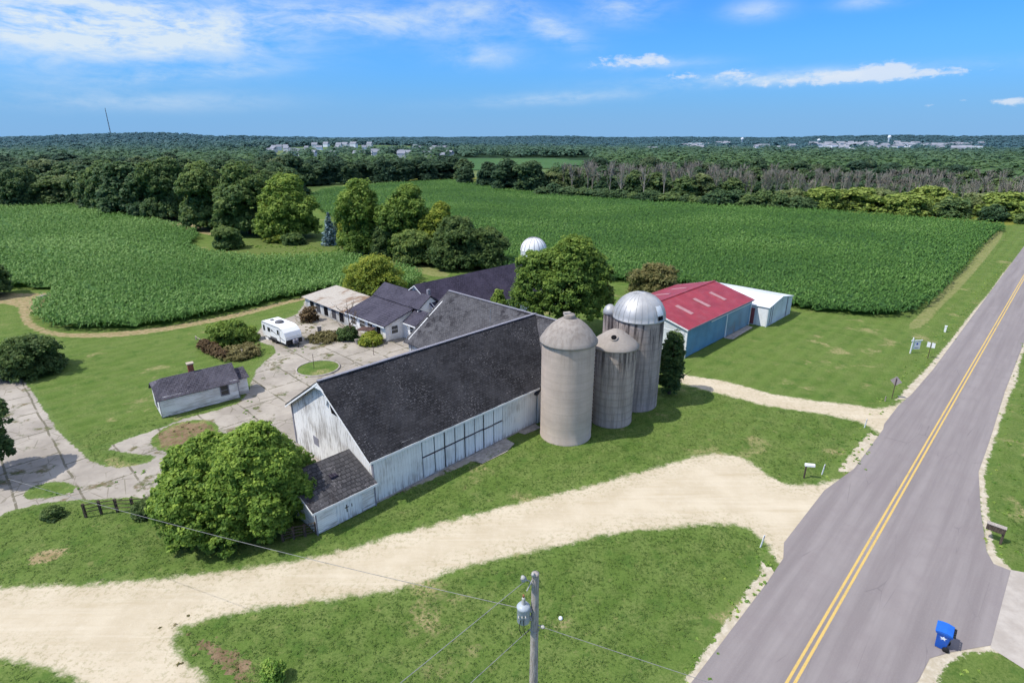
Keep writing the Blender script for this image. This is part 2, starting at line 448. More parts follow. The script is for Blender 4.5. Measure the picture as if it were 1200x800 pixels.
def mat_shingle(name, dark, light, fleck, axis='x', fleck_amt=.5, patch=None, rust=None):
    t = NT(name, .9, .15); o = t.obj(); x, y, z = t.sep(o)[0:3]
    a = x if axis == 'x' else y
    v = t.comb(a, t.math('MULTIPLY', z, 1.75), 0.0)
    br = t.node('ShaderNodeTexBrick'); br.offset = .5
    br.inputs['Scale'].default_value = 1; br.inputs['Brick Width'].default_value = .36; br.inputs['Row Height'].default_value = .22
    br.inputs['Mortar Size'].default_value = .026; br.inputs['Mortar Smooth'].default_value = .2; br.inputs['Bias'].default_value = 0
    t.l.new(v, br.inputs['Vector'])
    br.inputs['Color1'].default_value = (*dark, 1); br.inputs['Color2'].default_value = (*light, 1)
    br.inputs['Mortar'].default_value = (*[k*.45 for k in dark], 1)
    n = t.noise(v, .35, 5, .65); f = t.noise(v, 2.6, 5, .75); f2 = t.noise(t.mapping(v, (1, 1.6, 1)), 5.0, 4, .75)
    c = t.mix(t.math('MULTIPLY', t.ramp(n, .35, .7), .75), br.outputs['Color'], tuple(k*1.05 for k in light))
    c = t.mix(t.math('MULTIPLY', t.ramp(f, .5, .7), .55), c, tuple(k*.5 for k in dark))
    lf = t.math('MULTIPLY', t.ramp(f2, .56, .66), t.math('ADD', .16, t.ramp(t.noise(v, .22, 4, .6), .46, .60), clamp=True))
    c = t.mix(t.math('MULTIPLY', lf, fleck_amt), c, fleck)
    if patch:
        pn = t.math('MULTIPLY', t.ramp(t.noise(v, .9, 6, .75), .50, .56), t.ramp(t.noise(t.mapping(v, (1, 1, 1), loc=(2, 4, 0)), .16, 2, .5), .42, .58))
        c = t.mix(t.math('MULTIPLY', pn, .9), c, patch)
    # lap lines of the courses
    fr = t.math('FRACT', t.math('DIVIDE', t.math('MULTIPLY', z, 1.75), .22))
    t.bump(t.math('ADD', fr, t.math('MULTIPLY', f, 1.2)), .6, .03)
    return t.col(c)
M['shingle_black'] = mat_shingle('black_shingles', (.018, .018, .021), (.044, .044, .050), (.20, .20, .21), 'x', .95)
M['shingle_grey'] = mat_shingle('worn_grey_shingles', (.062, .062, .070), (.105, .105, .115), (.24, .23, .22), 'y', .5, (.022, .021, .026))
M['shingle_purple'] = mat_shingle('dark_violet_shingles', (.034, .030, .050), (.058, .051, .080), (.14, .125, .17), 'x', .5)
M['shingle_house'] = mat_shingle('slate_blue_shingles', (.048, .046, .068), (.080, .076, .105), (.20, .19, .22), 'y', .45)
M['shingle_small'] = mat_shingle('faded_violet_shingles', (.070, .066, .084), (.118, .112, .138), (.23, .22, .24), 'x', .6)
M['shingle_lean'] = mat_shingle('mossy_worn_shingles', (.045, .045, .050), (.090, .088, .094), (.30, .28, .29), 'x', .8, (.025, .022, .024))
def mat_silo(name, base, stain, courses, amt, top, blocks=False):
    t = NT(name, .9, .15); u = t.uv(); o = t.obj(); x, y, z = t.sep(o)[0:3]; su, sv, _ = t.sep(u)[0:3]
    n = t.noise(o, .6, 5, .65); st = t.noise(t.mapping(o, (2.2, 2.2, .13)), 1.3, 6, .7); f = t.noise(o, 7, 4, .75)
    band = t.noise(t.comb(0.0, 0.0, t.math('MULTIPLY', z, 1.0)), 1.6, 4, .7)
    c = t.mix(t.ramp(n, .3, .7), tuple(k*.82 for k in base), base)
    c = t.mix(t.math('MULTIPLY', t.ramp(band, .4, .65), .45), c, tuple(k*.72 for k in base))
    c = t.mix(t.math('MULTIPLY', t.ramp(f, .5, .72), .25), c, tuple(k*.6 for k in base))
    grad = t.math('ADD', .48 if blocks else .25, t.ramp(z, top-3.6, top-.1))
    c = t.mix(t.math('MULTIPLY', t.math('MULTIPLY', t.ramp(st, .44, .62), grad), amt, clamp=True), c, stain)
    fr = t.math('FRACT', t.math('DIVIDE', sv, courses))
    line = t.math('SUBTRACT', 1.0, t.math('MULTIPLY', t.ramp(fr, 0, .05), t.math('SUBTRACT', 1.0, t.ramp(fr, .95, 1))))
    if blocks:
        fu = t.math('FRACT', t.math('ADD', t.math('DIVIDE', su, .32), t.math('MULTIPLY', t.math('FLOOR', t.math('DIVIDE', sv, courses)), .5)))
        l2 = t.math('SUBTRACT', 1.0, t.ramp(fu, 0, .10)); line = t.math('MAXIMUM', line, t.math('MULTIPLY', l2, .5))
    c = t.mix(t.math('MULTIPLY', line, .5 if blocks else .22), c, tuple(k*.45 for k in base))
    t.bump(t.math('SUBTRACT', f, line), .35 if blocks else .15, .02)
    return t.col(c)
M['silo_smooth'] = mat_silo('pale_poured_concrete', (.54, .455, .39), (.31, .255, .22), .76, .35, 9.4)
M['silo_stave'] = mat_silo('stained_stave_concrete', (.46, .39, .34), (.095, .080, .074), .72, .80, 7.9, True)
M['silo_dark'] = mat_silo('weathered_stave_concrete', (.40, .345, .32), (.075, .064, .066), .66, .88, 9.4, True)
M['silo_cap'] = mat_silo('concrete_silo_cap', (.36, .325, .295), (.20, .17, .15), 5, .5, 11)
def mat_metal(name, c, rough=.5, metal=.0, ribs=0, axis='x', stain=None, var=.15):
    t = NT(name, rough, .4); t.b.inputs['Metallic'].default_value = metal
    o = t.obj(); x, y, z = t.sep(o)[0:3]
    n = t.noise(o, .5, 4, .6); f = t.noise(t.mapping(o, (3, 3, .4)), 2, 5, .7)
    k = t.mix(t.ramp(n, .3, .7), tuple(q*(1-var) for q in c), tuple(min(1, q*(1+var)) for q in c))
    k = t.mix(t.math('MULTIPLY', t.ramp(f, .5, .75), .3), k, tuple(q*.7 for q in c))
    if stain:
        s = t.math('MULTIPLY', t.ramp(t.noise(t.mapping(o, (1.2, 1.2, .5)), .8, 5, .65), .48, .66), stain[1])
        if len(stain) > 2: s = t.math('MULTIPLY', s, t.math('SUBTRACT', 1.0, t.ramp(z, .3, stain[2])))
        k = t.mix(s, k, stain[0])
    if ribs:
        fr = t.math('FRACT', t.math('DIVIDE', x if axis == 'x' else y, ribs))
        rb = t.math('MULTIPLY', t.ramp(fr, 0, .14), t.math('SUBTRACT', 1.0, t.ramp(fr, .30, .44)))
        k = t.mix(t.math('MULTIPLY', t.math('SUBTRACT', t.ramp(fr, .4, .5), t.ramp(fr, .5, .62)), .35), k, tuple(q*.5 for q in c))
        t.bump(rb, .6, .03)
    return t.col(k)
M['galvanized'] = mat_metal('galvanized_steel', (.44, .445, .455), .52, .35)
M['red_roof'] = mat_metal('red_steel_roof', (.30, .030, .040), .42, 0, .46, 'x', ((.38, .11, .12), .3))
M['blue_steel'] = mat_metal('blue_steel_siding', (.105, .250, .390), .5, 0, .30, 'x', ((.20, .30, .36), .3))
M['blue_door'] = mat_metal('weathered_blue_sheet', (.150, .270, .370), .5, 0, .30, 'x', ((.20, .165, .14), .85, 2.6))
M['pale_steel'] = mat_metal('pale_blue_white_steel', (.62, .66, .70), .45, 0, .28, 'y')
M['white_steel'] = mat_metal('white_steel_siding', (.62, .67, .71), .45, 0, .28, 'x', ((.45, .45, .45), .3, 1.2))
M['white_roof'] = mat_metal('white_steel_roof', (.70, .73, .76), .4, 0, .46, 'y')
M['white_trim'] = plain('white_trim', (.74, .76, .78), .5, .3, 0, .06)
M['maroon'] = plain('maroon_panel', (.24, .070, .075), .55)
M['dark_trim'] = plain('dark_weathered_trim', (.055, .055, .065), .8)
M['grey_trim'] = plain('grey_trim', (.22, .22, .26), .7)
M['glass'] = plain('dark_window_glass', (.020, .025, .032), .12, .6)
M['skylight'] = plain('fibreglass_skylight', (.40, .21, .22), .5)
M['dark_inside'] = plain('dark_interior', (.010, .010, .012), .95, .05)
M['brick'] = plain('old_brick', (.22, .09, .06), .9, .1, 0, .35, 9)
def mat_rusty():
    t = NT('rusty_sheet_roof', .75, .2); o = t.obj(); x, y, z = t.sep(o)[0:3]
    n = t.noise(t.mapping(o, (.5, 1, 1)), .55, 5, .65); f = t.noise(o, 4, 5, .7)
    c = t.mix(t.ramp(t.math('ADD', n, t.math('MULTIPLY', y, .012)), .42, .60), (.22, .145, .095), (.43, .40, .355))
    c = t.mix(t.math('MULTIPLY', t.ramp(f, .5, .7), .5), c, (.17, .125, .095))
    fr = t.math('FRACT', t.math('DIVIDE', y, .65)); t.bump(t.ramp(fr, 0, .12), .5, .02)
    return t.col(t.mix(t.math('MULTIPLY', t.math('SUBTRACT', 1.0, t.ramp(fr, 0, .08)), .4), c, (.12, .10, .09)))
M['rusty'] = mat_rusty()
M['concrete_pad'] = plain('concrete_pad', (.36, .33, .30), .9, .1, 0, .25, 2)
M['post_wood'] = mat_bark('weathered_post_wood', (.26, .23, .205), (.46, .42, .385))
M['dark_wood'] = mat_bark('dark_old_wood', (.045, .036, .030), (.12, .095, .075))
M['pale_wood'] = mat_bark('bleached_wood', (.34, .29, .23), (.52, .46, .38))
M['blue_plastic'] = plain('blue_plastic', (.006, .085, .42), .38, .5, 0, .10, 2)
M['blue_lid'] = plain('blue_plastic_lid', (.010, .125, .56), .35, .5, 0, .08, 2)
M['black_rubber'] = plain('black_rubber', (.012, .012, .013), .8)
M['black_plastic'] = plain('black_plastic', (.02, .02, .022), .5)
M['sticker'] = plain('white_sticker', (.78, .80, .84), .6, .2, 0, .03)
M['transformer'] = mat_metal('grey_transformer_paint', (.40, .45, .50), .45, 0)
M['porcelain'] = plain('pale_porcelain', (.42, .42, .40), .3, .5, 0, .08)
M['copper'] = plain('copper_terminal', (.30, .12, .06), .5)
M['wire'] = plain('aluminium_wire', (.24, .24, .24), .5, .4)
M['steel'] = plain('bracket_steel', (.36, .36, .37), .5, .4, .3)
M['rv_white'] = plain('white_fibreglass', (.80, .81, .82), .35, .4, 0, .04, .8)
M['rv_roof'] = plain('white_rubber_roof', (.78, .78, .77), .6, .2, 0, .06, 1)
M['rv_grey'] = plain('grey_stripe', (.10, .10, .11), .5)
M['sign_white'] = plain('white_sign_face', (.74, .75, .77), .5, .3, 0, .05)
M['sign_back'] = plain('bare_sign_back', (.34, .30, .31), .45, .4, .2, .1)
M['sign_blue'] = plain('blue_sign_print', (.03, .08, .40), .5)
M['rust_post'] = plain('rusty_sign_post', (.085, .050, .045), .8)
M['far_wall'] = plain('far_pale_walls', (.58, .60, .63), .8, .1, 0, .1, .05)
M['far_white'] = plain('far_white_walls', (.72, .76, .82), .8, .1, 0, .05, .05)
M['far_roof'] = plain('far_grey_roofs', (.25, .27, .32), .8, .1, 0, .1, .05)
M['hoop'] = plain('dull_hoop_steel', (.20, .175, .165), .85, .1, 0, .3)
M['stone'] = plain('field_stones', (.32, .29, .26), .9, .1, 0, .3, 4)
M['mulch'] = mat_dirt('brown_debris_litter', (.14, .095, .055), (.25, .18, .115), 1.5)

# ------------------------------------------------------------------ sheets on the ground
def inside(P, poly):
    x, y = P[:, 0], P[:, 1]; r = np.zeros(len(P), bool)
    n = len(poly)
    for i in range(n):
        x0, y0 = poly[i]; x1, y1 = poly[(i+1) % n]
        if y0 == y1: continue
        c = ((y0 > y) != (y1 > y)) & (x < (x1-x0)*(y-y0)/(y1-y0)+x0)
        r ^= c
    return r
def sdist(P, poly):
    d = np.full(len(P), 1e9); n = len(poly)
    for i in range(n):
        a = np.array(poly[i]); b = np.array(poly[(i+1) % n]); ab = b-a
        t = np.clip(((P-a) @ ab)/max(ab @ ab, 1e-9), 0, 1)
        q = a + t[:, None]*ab
        d = np.minimum(d, np.hypot(P[:, 0]-q[:, 0], P[:, 1]-q[:, 1]))
    return np.where(inside(P, poly), d, -d)
def smooth_poly(poly, it=2):
    p = [tuple(q) for q in poly]
    for _ in range(it):
        q = []
        for i in range(len(p)):
            a, b = p[i], p[(i+1) % len(p)]
            q += [(a[0]*.75+b[0]*.25, a[1]*.75+b[1]*.25), (a[0]*.25+b[0]*.75, a[1]*.25+b[1]*.75)]
        p = q
    return p
def sheet(name, poly, mat, z, cell=.5, margin=.9, holes=(), kind='structure', smooth=1, kmax=40):
    poly = smooth_poly(poly, smooth) if smooth else poly
    A = np.array(poly); lo = A.min(0)-margin-cell; hi = A.max(0)+margin+cell
    nx = int((hi[0]-lo[0])/cell)+2; ny = int((hi[1]-lo[1])/cell)+2
    gx, gy = np.meshgrid(lo[0]+np.arange(nx)*cell, lo[1]+np.arange(ny)*cell)
    P = np.stack([gx.ravel(), gy.ravel()], 1)
    d = sdist(P, poly)
    for h in holes: d = np.minimum(d, -sdist(P, smooth_poly(h, 1)))
    idx = np.arange(nx*ny).reshape(ny, nx)
    q = np.stack([idx[:-1, :-1], idx[:-1, 1:], idx[1:, 1:], idx[1:, :-1]], -1).reshape(-1, 4)
    keep = (d[q] > -margin).all(1); q = q[keep]
    used = np.unique(q); rm = np.full(nx*ny, -1); rm[used] = np.arange(len(used))
    V = np.concatenate([P[used], np.full((len(used), 1), z)], 1)
    me = np_mesh(name, V, rm[q], {'edge': d[used]})
    o = np_obj(name, me, mat)
    return tag(o, kind=kind)
def flat(name, poly, mat, z, kind='structure', parent=None):
    tris = tessellate_polygon([[Vector((p[0], p[1], 0)) for p in poly]])
    m = MB(); m.add([(p[0], p[1], z) for p in poly], [t for t in tris], 0)
    o = m.build(name, mat, parent)
    me = o.data
    if me.polygons and me.polygons[0].normal.z < 0: me.flip_normals()
    return tag(o, kind=kind) if kind else o
def strip_uv(name, u0, u1, v0, v1, mat, z, du=10):
    n = max(1, int((u1-u0)/du)); m = MB(); vs = []; fs = []
    for i in range(n+1):
        u = u0+(u1-u0)*i/n
        vs += [(*XY(u, v0), z), (*XY(u, v1), z)]
    for i in range(n): fs.append((2*i, 2*i+1, 2*i+3, 2*i+2))
    m.add(vs, fs)
    o = m.build(name, mat)
    return tag(o, kind='structure')

# ---- terrain: flat round the farm, low wooded hills towards the horizon
def terrain(x, y):
    x = np.asarray(x, float); y = np.asarray(y, float)
    d = np.hypot(x, y); az = np.arctan2(x, y)
    h = np.zeros_like(d)
    def bump(px, dist, amp, sa, sd):
        a0 = math.atan2(px-600, 708)
        return amp*np.exp(-((az-a0)/sa)**2 - ((d-dist)/sd)**2)
    h += bump(190, 2100, 19, .13, 620) + bump(30, 2300, 11, .20, 700) + bump(320, 2900, 15, .20, 700)
    h += bump(425, 1250, 12, .17, 300)
    h += np.clip((d-2400)/2600, 0, 1)**1.5*16*(1+.28*np.sin(az*11+1.3)+.18*np.sin(az*27))
    h += bump(1080, 5000, 8, .25, 900) + bump(680, 5200, 5, .2, 900)
    return h*np.clip((d-700)/500, 0, 1)
def make_terrain():
    rs = np.concatenate([np.array([0, 60, 130, 250, 420, 600]), np.linspace(750, 7600, 48), [9000, 12000]])
    na = 144; V = [(0, 0, 0)]; az = np.linspace(0, 2*np.pi, na, endpoint=False)
    vs = []
    for r in rs[1:]:
        x = r*np.sin(az); y = r*np.cos(az); z = terrain(x, y) if r > 600 else np.zeros(na)
        vs.append(np.stack([x, y, z], 1))
    V = np.concatenate([np.zeros((1, 3))]+vs)
    q = []; nr = len(rs)-1
    i = np.arange(na); j = (i+1) % na
    for k in range(nr-1):
        q.append(np.stack([1+k*na+i, 1+(k+1)*na+i, 1+(k+1)*na+j, 1+k*na+j], 1))
    q.append(np.stack([np.zeros(na, int), 1+i, 1+j, 1+j], 1))
    me = bpy.data.meshes.new('ground')
    me.from_pydata([tuple(v) for v in V], [], [tuple(int(a) for a in f) if len(set(f)) == 4 else (int(f[0]), int(f[2]), int(f[1])) for f in np.concatenate(q)])
    me.update()
    if me.polygons[0].normal.z < 0: me.flip_normals()
    o = np_obj('ground', me, M['lawn'])
    return tag(o, kind='structure')
make_terrain()

# ---- the lane, the drives and the yard
lane = [(-34.48,27.71),(-31.47,27.85),(-24.84,28.14),(-18.93,29.02),(-14.96,29.94),(-11.37,30.99),(-7.74,32.9),(-4.9,34.12),(0,36.14),(4.67,38),(9.77,40.16),(13.79,42.11),(16.5,43.35),(19.28,43.64),(20.52,41.71),(21.03,39.54),(22.59,38.47),(26.54,39.54),(28.55,39.79),(24.24,35.31),(21.06,31.58),(18.26,29.32),(17.28,29.94),(17.42,31.16),(17.34,32.63),(16.32,33.83),(14.07,34.02),(11.52,33.64),(7.81,33.27),(2.89,31.67),(-1.67,30.18),(-4.34,29.09),(-6.32,27.99),(-8.28,27.37),(-11.24,26.89),(-15.05,26.23),(-18,25.35),(-19.03,24.4),(-18.07,23.11),(-15.57,21.34),(-12.43,19.11),(-10.03,17.01),(-16.71,17.01),(-21.41,21.34),(-23.99,22.17),(-26.19,22.69),(-30.05,22.95)]
sheet('gravel_lane', lane, M['gravel'], .010, .3, 1.2)
drive2 = [(40.99,54.1),(39.63,53.09),(37.28,52.11),(35.34,53.29),(31.43,54.31),(27.66,56.01),(25.66,58.03),(23.26,59.94),(20.87,60.43),(19.92,61.96),(18.44,59.45),(20.81,57.12),(23.65,55.15),(26.34,52.89),(30.82,51.35),(33.42,49.88),(34.42,48.49),(34.19,46.51),(36.4,46.51),(42.96,54.1),(40.99,54.1)]
sheet('gravel_drive', drive2, M['gravel'], .011, .25, .7)
yard = [(-68.38,64.1),(-61.7,63.55),(-59.58,62.48),(-54.36,58.5),(-48.62,53.09),(-44.28,49),(-41.44,46.51),(-38.38,44.22),(-36.18,42.38),(-33.13,41.18),(-30.98,41.97),(-30.69,43.21),(-33.63,43.64),(-36.31,44.51),(-35.25,46.19),(-33.7,47.81),(-32.36,50.24),(-30.15,51.73),(-28.1,54.1),(-29.61,59.7),(-30.65,63.55),(-30.24,70.05),(-35.49,73.41),(-36.99,81.05),(-34.43,82.75),(-33.49,86.35),(-36.82,100.28),(-26.37,94.47),(-15.16,80.22),(-9.46,74.47),(4.11,63.55),(0,45.26),(-11.33,35.31),(-15.62,35.31),(-19.33,36.35),(-23.75,37.44),(-26.92,37.22),(-32.02,37),(-34.96,36.56),(-36.86,35.72),(-38,34.12),(-39.75,33.36)]
sheet('concrete_yard', yard, M['concrete'], .010, .35, .8,
      holes=[[(-37.36,43.64),(-33.84,41.71),(-31.12,41.97),(-30.69,43.21),(-33.54,43.49),(-36.11,44.22),(-37.78,44.66)], [(-38.34,38.35),(-36.54,39.54),(-33.77,38.35),(-35.29,37),(-37.51,37)]])
sheet('dirt_patch', [(-32.65,46.03),(-32.63,48.49),(-30.73,49.53),(-28.55,48.49),(-27.89,46.51),(-28.72,44.96),(-30.52,44.22)], M['mulch'], .014, .2, .7)
sheet('bare_patch', [(-18.69,24.22),(-16.83,23.83),(-14.11,22.95),(-12.74,21.82),(-14.27,21.34),(-16.48,21.82),(-17.85,22.95)], M['mulch'], .008, .25, 1.0)
sheet('worn_ground', [(-31.89,30.34),(-31.41,31.16),(-29.88,31.41),(-29.72,30.58),(-30.62,29.78)], M['dry_soil'], .012, .2, .6)
# dry strip round the left corn field, grassy path and margins
sheet('field_margin', [(-75.56,83.62),(-71.06,79.01),(-64.13,74.83),(-58.87,74.11),(-53.44,74.83),(-48.98,77.44),(-41.98,83.62),(-36.24,93.38),(-30.26,97.88),(-30.94,100.28),(-37.88,93.92),(-43.91,84.96),(-50.49,79.01),(-55.83,76.68),(-61.36,75.93),(-65.54,76.68),(-71.68,81.05),(-76.42,86.35),(-77.98,93.38),(-81.24,98.47),(-87.75,97.88),(-99,100.28),(-90.86,91.27),(-82.34,91.27)], M['dry_soil'], .012, .5, .9)
sheet('grass_path', [(-49.9,147.81),(-39.3,137.21),(-29.42,125.13),(-21.17,115.68),(-13.43,109.6),(-12.19,114.11),(-22.62,124.21),(-32.37,133.99),(-44,146.55),(-48.18,151.69)], M['track'], .011, .6, 1.2)
sheet('field_track', [(144.43,167.71),(111.25,131.93),(84.03,103.44),(68.86,88.26),(59.82,78.61),(56.58,77.83),(63.92,85.42),(78.27,100.28),(98.16,120.67),(116.37,140.58),(144.55,170.97)], M['track'], .011, .5, 1.2)
sheet('far_margin', [(-68.37,363.26),(-65.32,411.33),(-37.23,430.24),(0,370.5),(18.26,314),(0,314),(-31.56,363.26),(-49.96,363.26)], M['goldenrod'], .012, 2, 2.5)
sheet('weedy_margin', [(109.52,209.24),(128.86,227.79),(149.07,230.69),(149.5,206.83),(159.47,199.89),(183.06,206.83),(161.63,181.53),(146.9,183.41),(135.94,191.31),(122.39,202.16)], M['goldenrod'], .012, 1.5, 2.0)
sheet('dry_margin', [(-189.94,239.87),(-180.47,246.38),(-143.65,216.82),(-111.59,193.39),(-89.07,170.97),(-81.51,161.53),(-87.58,163.03),(-109.1,181.53),(-137.31,202.16),(-170.69,227.79)], M['dry_soil'], .012, 1.5, 2.0)
sheet('rough_grass', [(-73,140.58),(-74.47,153.02),(-63.45,157.17),(-51.13,151.69),(-42.32,140.58),(-45.16,136.13),(-54.22,132.95),(-65.74,133.99)], M['rough_grass'], .012, .8, 1.5)

# ---- road
strip_uv('road', -120, 700, -8.05, -1.2, M['asphalt'], .030, 20)
def uvpoly(pts): return [XY(*p) for p in pts]
flat('road_widening', uvpoly([(14, -8.05), (21.7, -8.45), (31.3, -8.45), (34.2, -8.55), (35.8, -9.1), (44.3, -9.15), (49.4, -8.4), (58.9, -8.45), (60.1, -8.65), (65.8, -8.65), (70, -8.3), (80, -8.05)]), M['asphalt'], .026)
flat('road_apron', uvpoly([(28, -1.2), (29.7, -.25), (31.8, -.1), (33.0, .6), (35.1, 2.1), (43.2, 2.25), (43.2, 1.4), (44.4, .9), (49.5, 0), (56, -.9), (63.4, -.95), (78, -1.2)]), M['asphalt'], .026)
flat('driveway', uvpoly([(34.9, 2.1), (43.3, 2.25), (44.6, 5), (46, 12), (33.5, 12), (34.0, 5)]), M['apron'], .020)
strip_uv('centre_line', -120, 700, -5.06, -4.92, M['yellow_paint'], .035, 20)
strip_uv('centre_line', -120, 700, -4.76, -4.62, M['yellow_paint'], .035, 20)
sheet('road_shoulder', uvpoly([(10, -8), (10, -8.6), (20, -8.75), (27, -8.9), (31.5, -9.1), (35, -9.6), (44, -9.6), (48, -9.2), (52, -9.3), (56, -9.2), (59, -9.1), (66, -9.2), (72, -9.0), (80, -8.65), (95, -8.4), (112, -8.4), (130, -8.1), (150, -8.2), (180, -7.9), (180, -7.2), (10, -7.5)]), M['shoulder'], .006, .25, .6, smooth=0)
sheet('road_shoulder', uvpoly([(10, -1.8), (10, -.8), (24, -.7), (29.5, .35), (32, .55), (33.5, 1.2), (35.2, 2.6), (36.5, 1.5), (30, -1.8)]), M['shoulder'], .006, .2, .4, smooth=0)
sheet('road_shoulder', uvpoly([(42.9, 1.2), (43.2, 2.6), (44.5, 1.35), (49.5, .45), (56, -.55), (64, -.65), (78, -.75), (82, -.55), (90, -.9), (110, -.9), (150, -1.0), (180, -1.2), (180, -1.8), (60, -1.8)]), M['shoulder'], .006, .25, .5, smooth=0)

# ------------------------------------------------------------------ foliage generators
def unit(n, r):
    v = r.normal(size=(n, 3)); return v/np.linalg.norm(v, axis=1)[:, None]
def leaf_quads(P, Nrm, size, r, aspect=.62):
    n = len(P); t = unit(n, r)
    a = np.cross(Nrm, t); a /= np.linalg.norm(a, axis=1)[:, None]+1e-9
    b = np.cross(Nrm, a)
    s = (size*r.uniform(.6, 1.35, n))[:, None]
    k = s*aspect
    V = np.stack([P-a*s*.5, P+b*k*.5+a*s*.05, P+a*s*.55, P-b*k*.5+a*s*.05], 1)
    return V.reshape(-1, 3), np.arange(n*4).reshape(-1, 4)
def crown_mesh(name, lobes, nclump, per, cr, leaf, seed, zmin=.0, core=.15, aspect=.62, droop=0.0):
    """leaf clumps spread over the surface of ellipsoid lobes; tone = light and dark clumps"""
    r = np.random.default_rng(seed)
    C = np.array([l[0] for l in lobes], float); A = np.array([l[1] for l in lobes], float)
    w = (A[:, 0]*A[:, 1]+A[:, 0]*A[:, 2]+A[:, 1]*A[:, 2]); w /= w.sum()
    k = r.choice(len(lobes), nclump, p=w)
    d = unit(nclump, r); d[:, 2] = np.where(d[:, 2] < -.35, -d[:, 2], d[:, 2])
    rad = r.uniform(.74, 1.04, nclump); inn = r.random(nclump) < core; rad[inn] = r.uniform(.25, .65, inn.sum())
    cc = C[k]+d*A[k]*rad[:, None]
    ok = cc[:, 2] > zmin
    # drop clumps buried deep inside another lobe
    for i in range(len(lobes)):
        q = np.linalg.norm((cc-C[i])/A[i], axis=1); ok &= ~((q < .52) & (k != i) & ~inn)
    cc = cc[ok]; d = d[ok]; k = k[ok]; inn = inn[ok]
    n = len(cc); z0, z1 = cc[:, 2].min(), cc[:, 2].max()
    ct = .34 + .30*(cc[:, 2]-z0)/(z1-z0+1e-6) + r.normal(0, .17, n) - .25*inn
    szs = r.uniform(.6, 1.3, n)
    P = np.repeat(cc, per, 0); D = np.repeat(d, per, 0); T = np.repeat(ct, per); S = np.repeat(szs, per)
    m = len(P)
    o = unit(m, r); o += D*.55; o /= np.linalg.norm(o, axis=1)[:, None]
    rr = r.random(m)**.5
    off = o*(cr*S*rr)[:, None]; off[:, 2] *= .72; off[:, 2] -= droop*np.abs(r.normal(0, 1, m))
    P = P+off
    Nr = o*.6+unit(m, r)*.55+np.array([0, 0, .45]); Nr /= np.linalg.norm(Nr, axis=1)[:, None]
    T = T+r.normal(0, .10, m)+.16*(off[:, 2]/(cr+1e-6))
    g = P[:, 2] > .03
    P, Nr, T = P[g], Nr[g], T[g]
    V, Q = leaf_quads(P, Nr, leaf, r, aspect)
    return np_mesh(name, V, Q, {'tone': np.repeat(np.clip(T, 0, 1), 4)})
def auto_lobes(h, w, seed, n=9, base=.12, flat=1.0):
    """an uneven crown: a few big lobes and a ring of smaller ones"""
    r = random.Random(seed); L = []
    zc = h*(base+(1-base)*.5); rw = w/2; rz = h*(1-base)/2
    L.append(((0, 0, zc), (rw*.66, rw*.66, rz*.86)))
    for i in range(n):
        a = 2*math.pi*(i+r.uniform(-.3, .3))/n; f = r.uniform(-.75, .8)
        wd = math.sqrt(max(.1, 1-f*f*.8))
        rr = rw*r.uniform(.52, .70)*wd
        s = r.uniform(.30, .46)
        L.append(((rr*math.cos(a), rr*math.sin(a), zc+f*rz*.74), (rw*s, rw*s, rz*s*r.uniform(.75, 1.05)*flat)))
    if base < .05:
        for i in range(6):
            a = 2*math.pi*(i+r.uniform(-.3, .3))/6
            L.append(((rw*.55*math.cos(a), rw*.55*math.sin(a), h*.17), (rw*.42, rw*.42, h*.20)))
    L.append(((r.uniform(-.15, .15)*rw, r.uniform(-.15, .15)*rw, h-rz*.34), (rw*.42, rw*.42, rz*.34)))
    return L
def trunk_mb(h, r0, seed, limbs=6, spread=.3, top=.8, n=8, mb=None):
    r = random.Random(seed); m = mb or MB()
    pts = []; x = y = 0
    for i in range(6):
        t = i/5; pts.append((x, y, h*top*t)); x += r.uniform(-.04, .04)*h*.5; y += r.uniform(-.04, .04)*h*.5
    m.tube(pts, [r0*1.25]+[r0*(1-.16*i) for i in range(1, 6)], n)
    for i in range(limbs):
        k = r.randint(1, 4); b = pts[k]; a = 2*math.pi*i/limbs+r.uniform(-.5, .5); L = h*spread*r.uniform(.7, 1.2)
        e = (b[0]+L*math.cos(a), b[1]+L*math.sin(a), b[2]+L*r.uniform(.5, 1.1))
        mid = ((b[0]+e[0])/2+r.uniform(-.1, .1)*L, (b[1]+e[1])/2+r.uniform(-.1, .1)*L, (b[2]+e[2])/2-.06*L)
        m.tube([b, mid, e], [r0*.48, r0*.30, r0*.10], max(5, n-2))
    return m
def make_tree(name, label, cat, spec, mat, seed, density=1.0, leaf=.30, base=.12, trunk=True, lobes=None, rot=0, group=None, nl=9, cr=None, per=34, aspect=.62, droop=0.0, z=0):
    x, y, h, w = spec
    t = thing(name, label, cat, (x, y, z), rot, group)
    L = lobes or auto_lobes(h, w, seed, nl, base)
    area = sum(4*math.pi*((a[0]*a[1]+a[0]*a[2]+a[1]*a[2])/3) for _, a in L)
    c = cr or max(.38, min(1.0, w*.085))
    nc = int(density*area/(c*c*1.15))
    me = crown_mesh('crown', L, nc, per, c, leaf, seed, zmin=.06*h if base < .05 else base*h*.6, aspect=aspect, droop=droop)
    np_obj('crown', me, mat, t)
    trunk_mb(h, max(.05, h*.022), seed+1, 7, .30, .8).build('trunk', M['bark'], t)
    return t
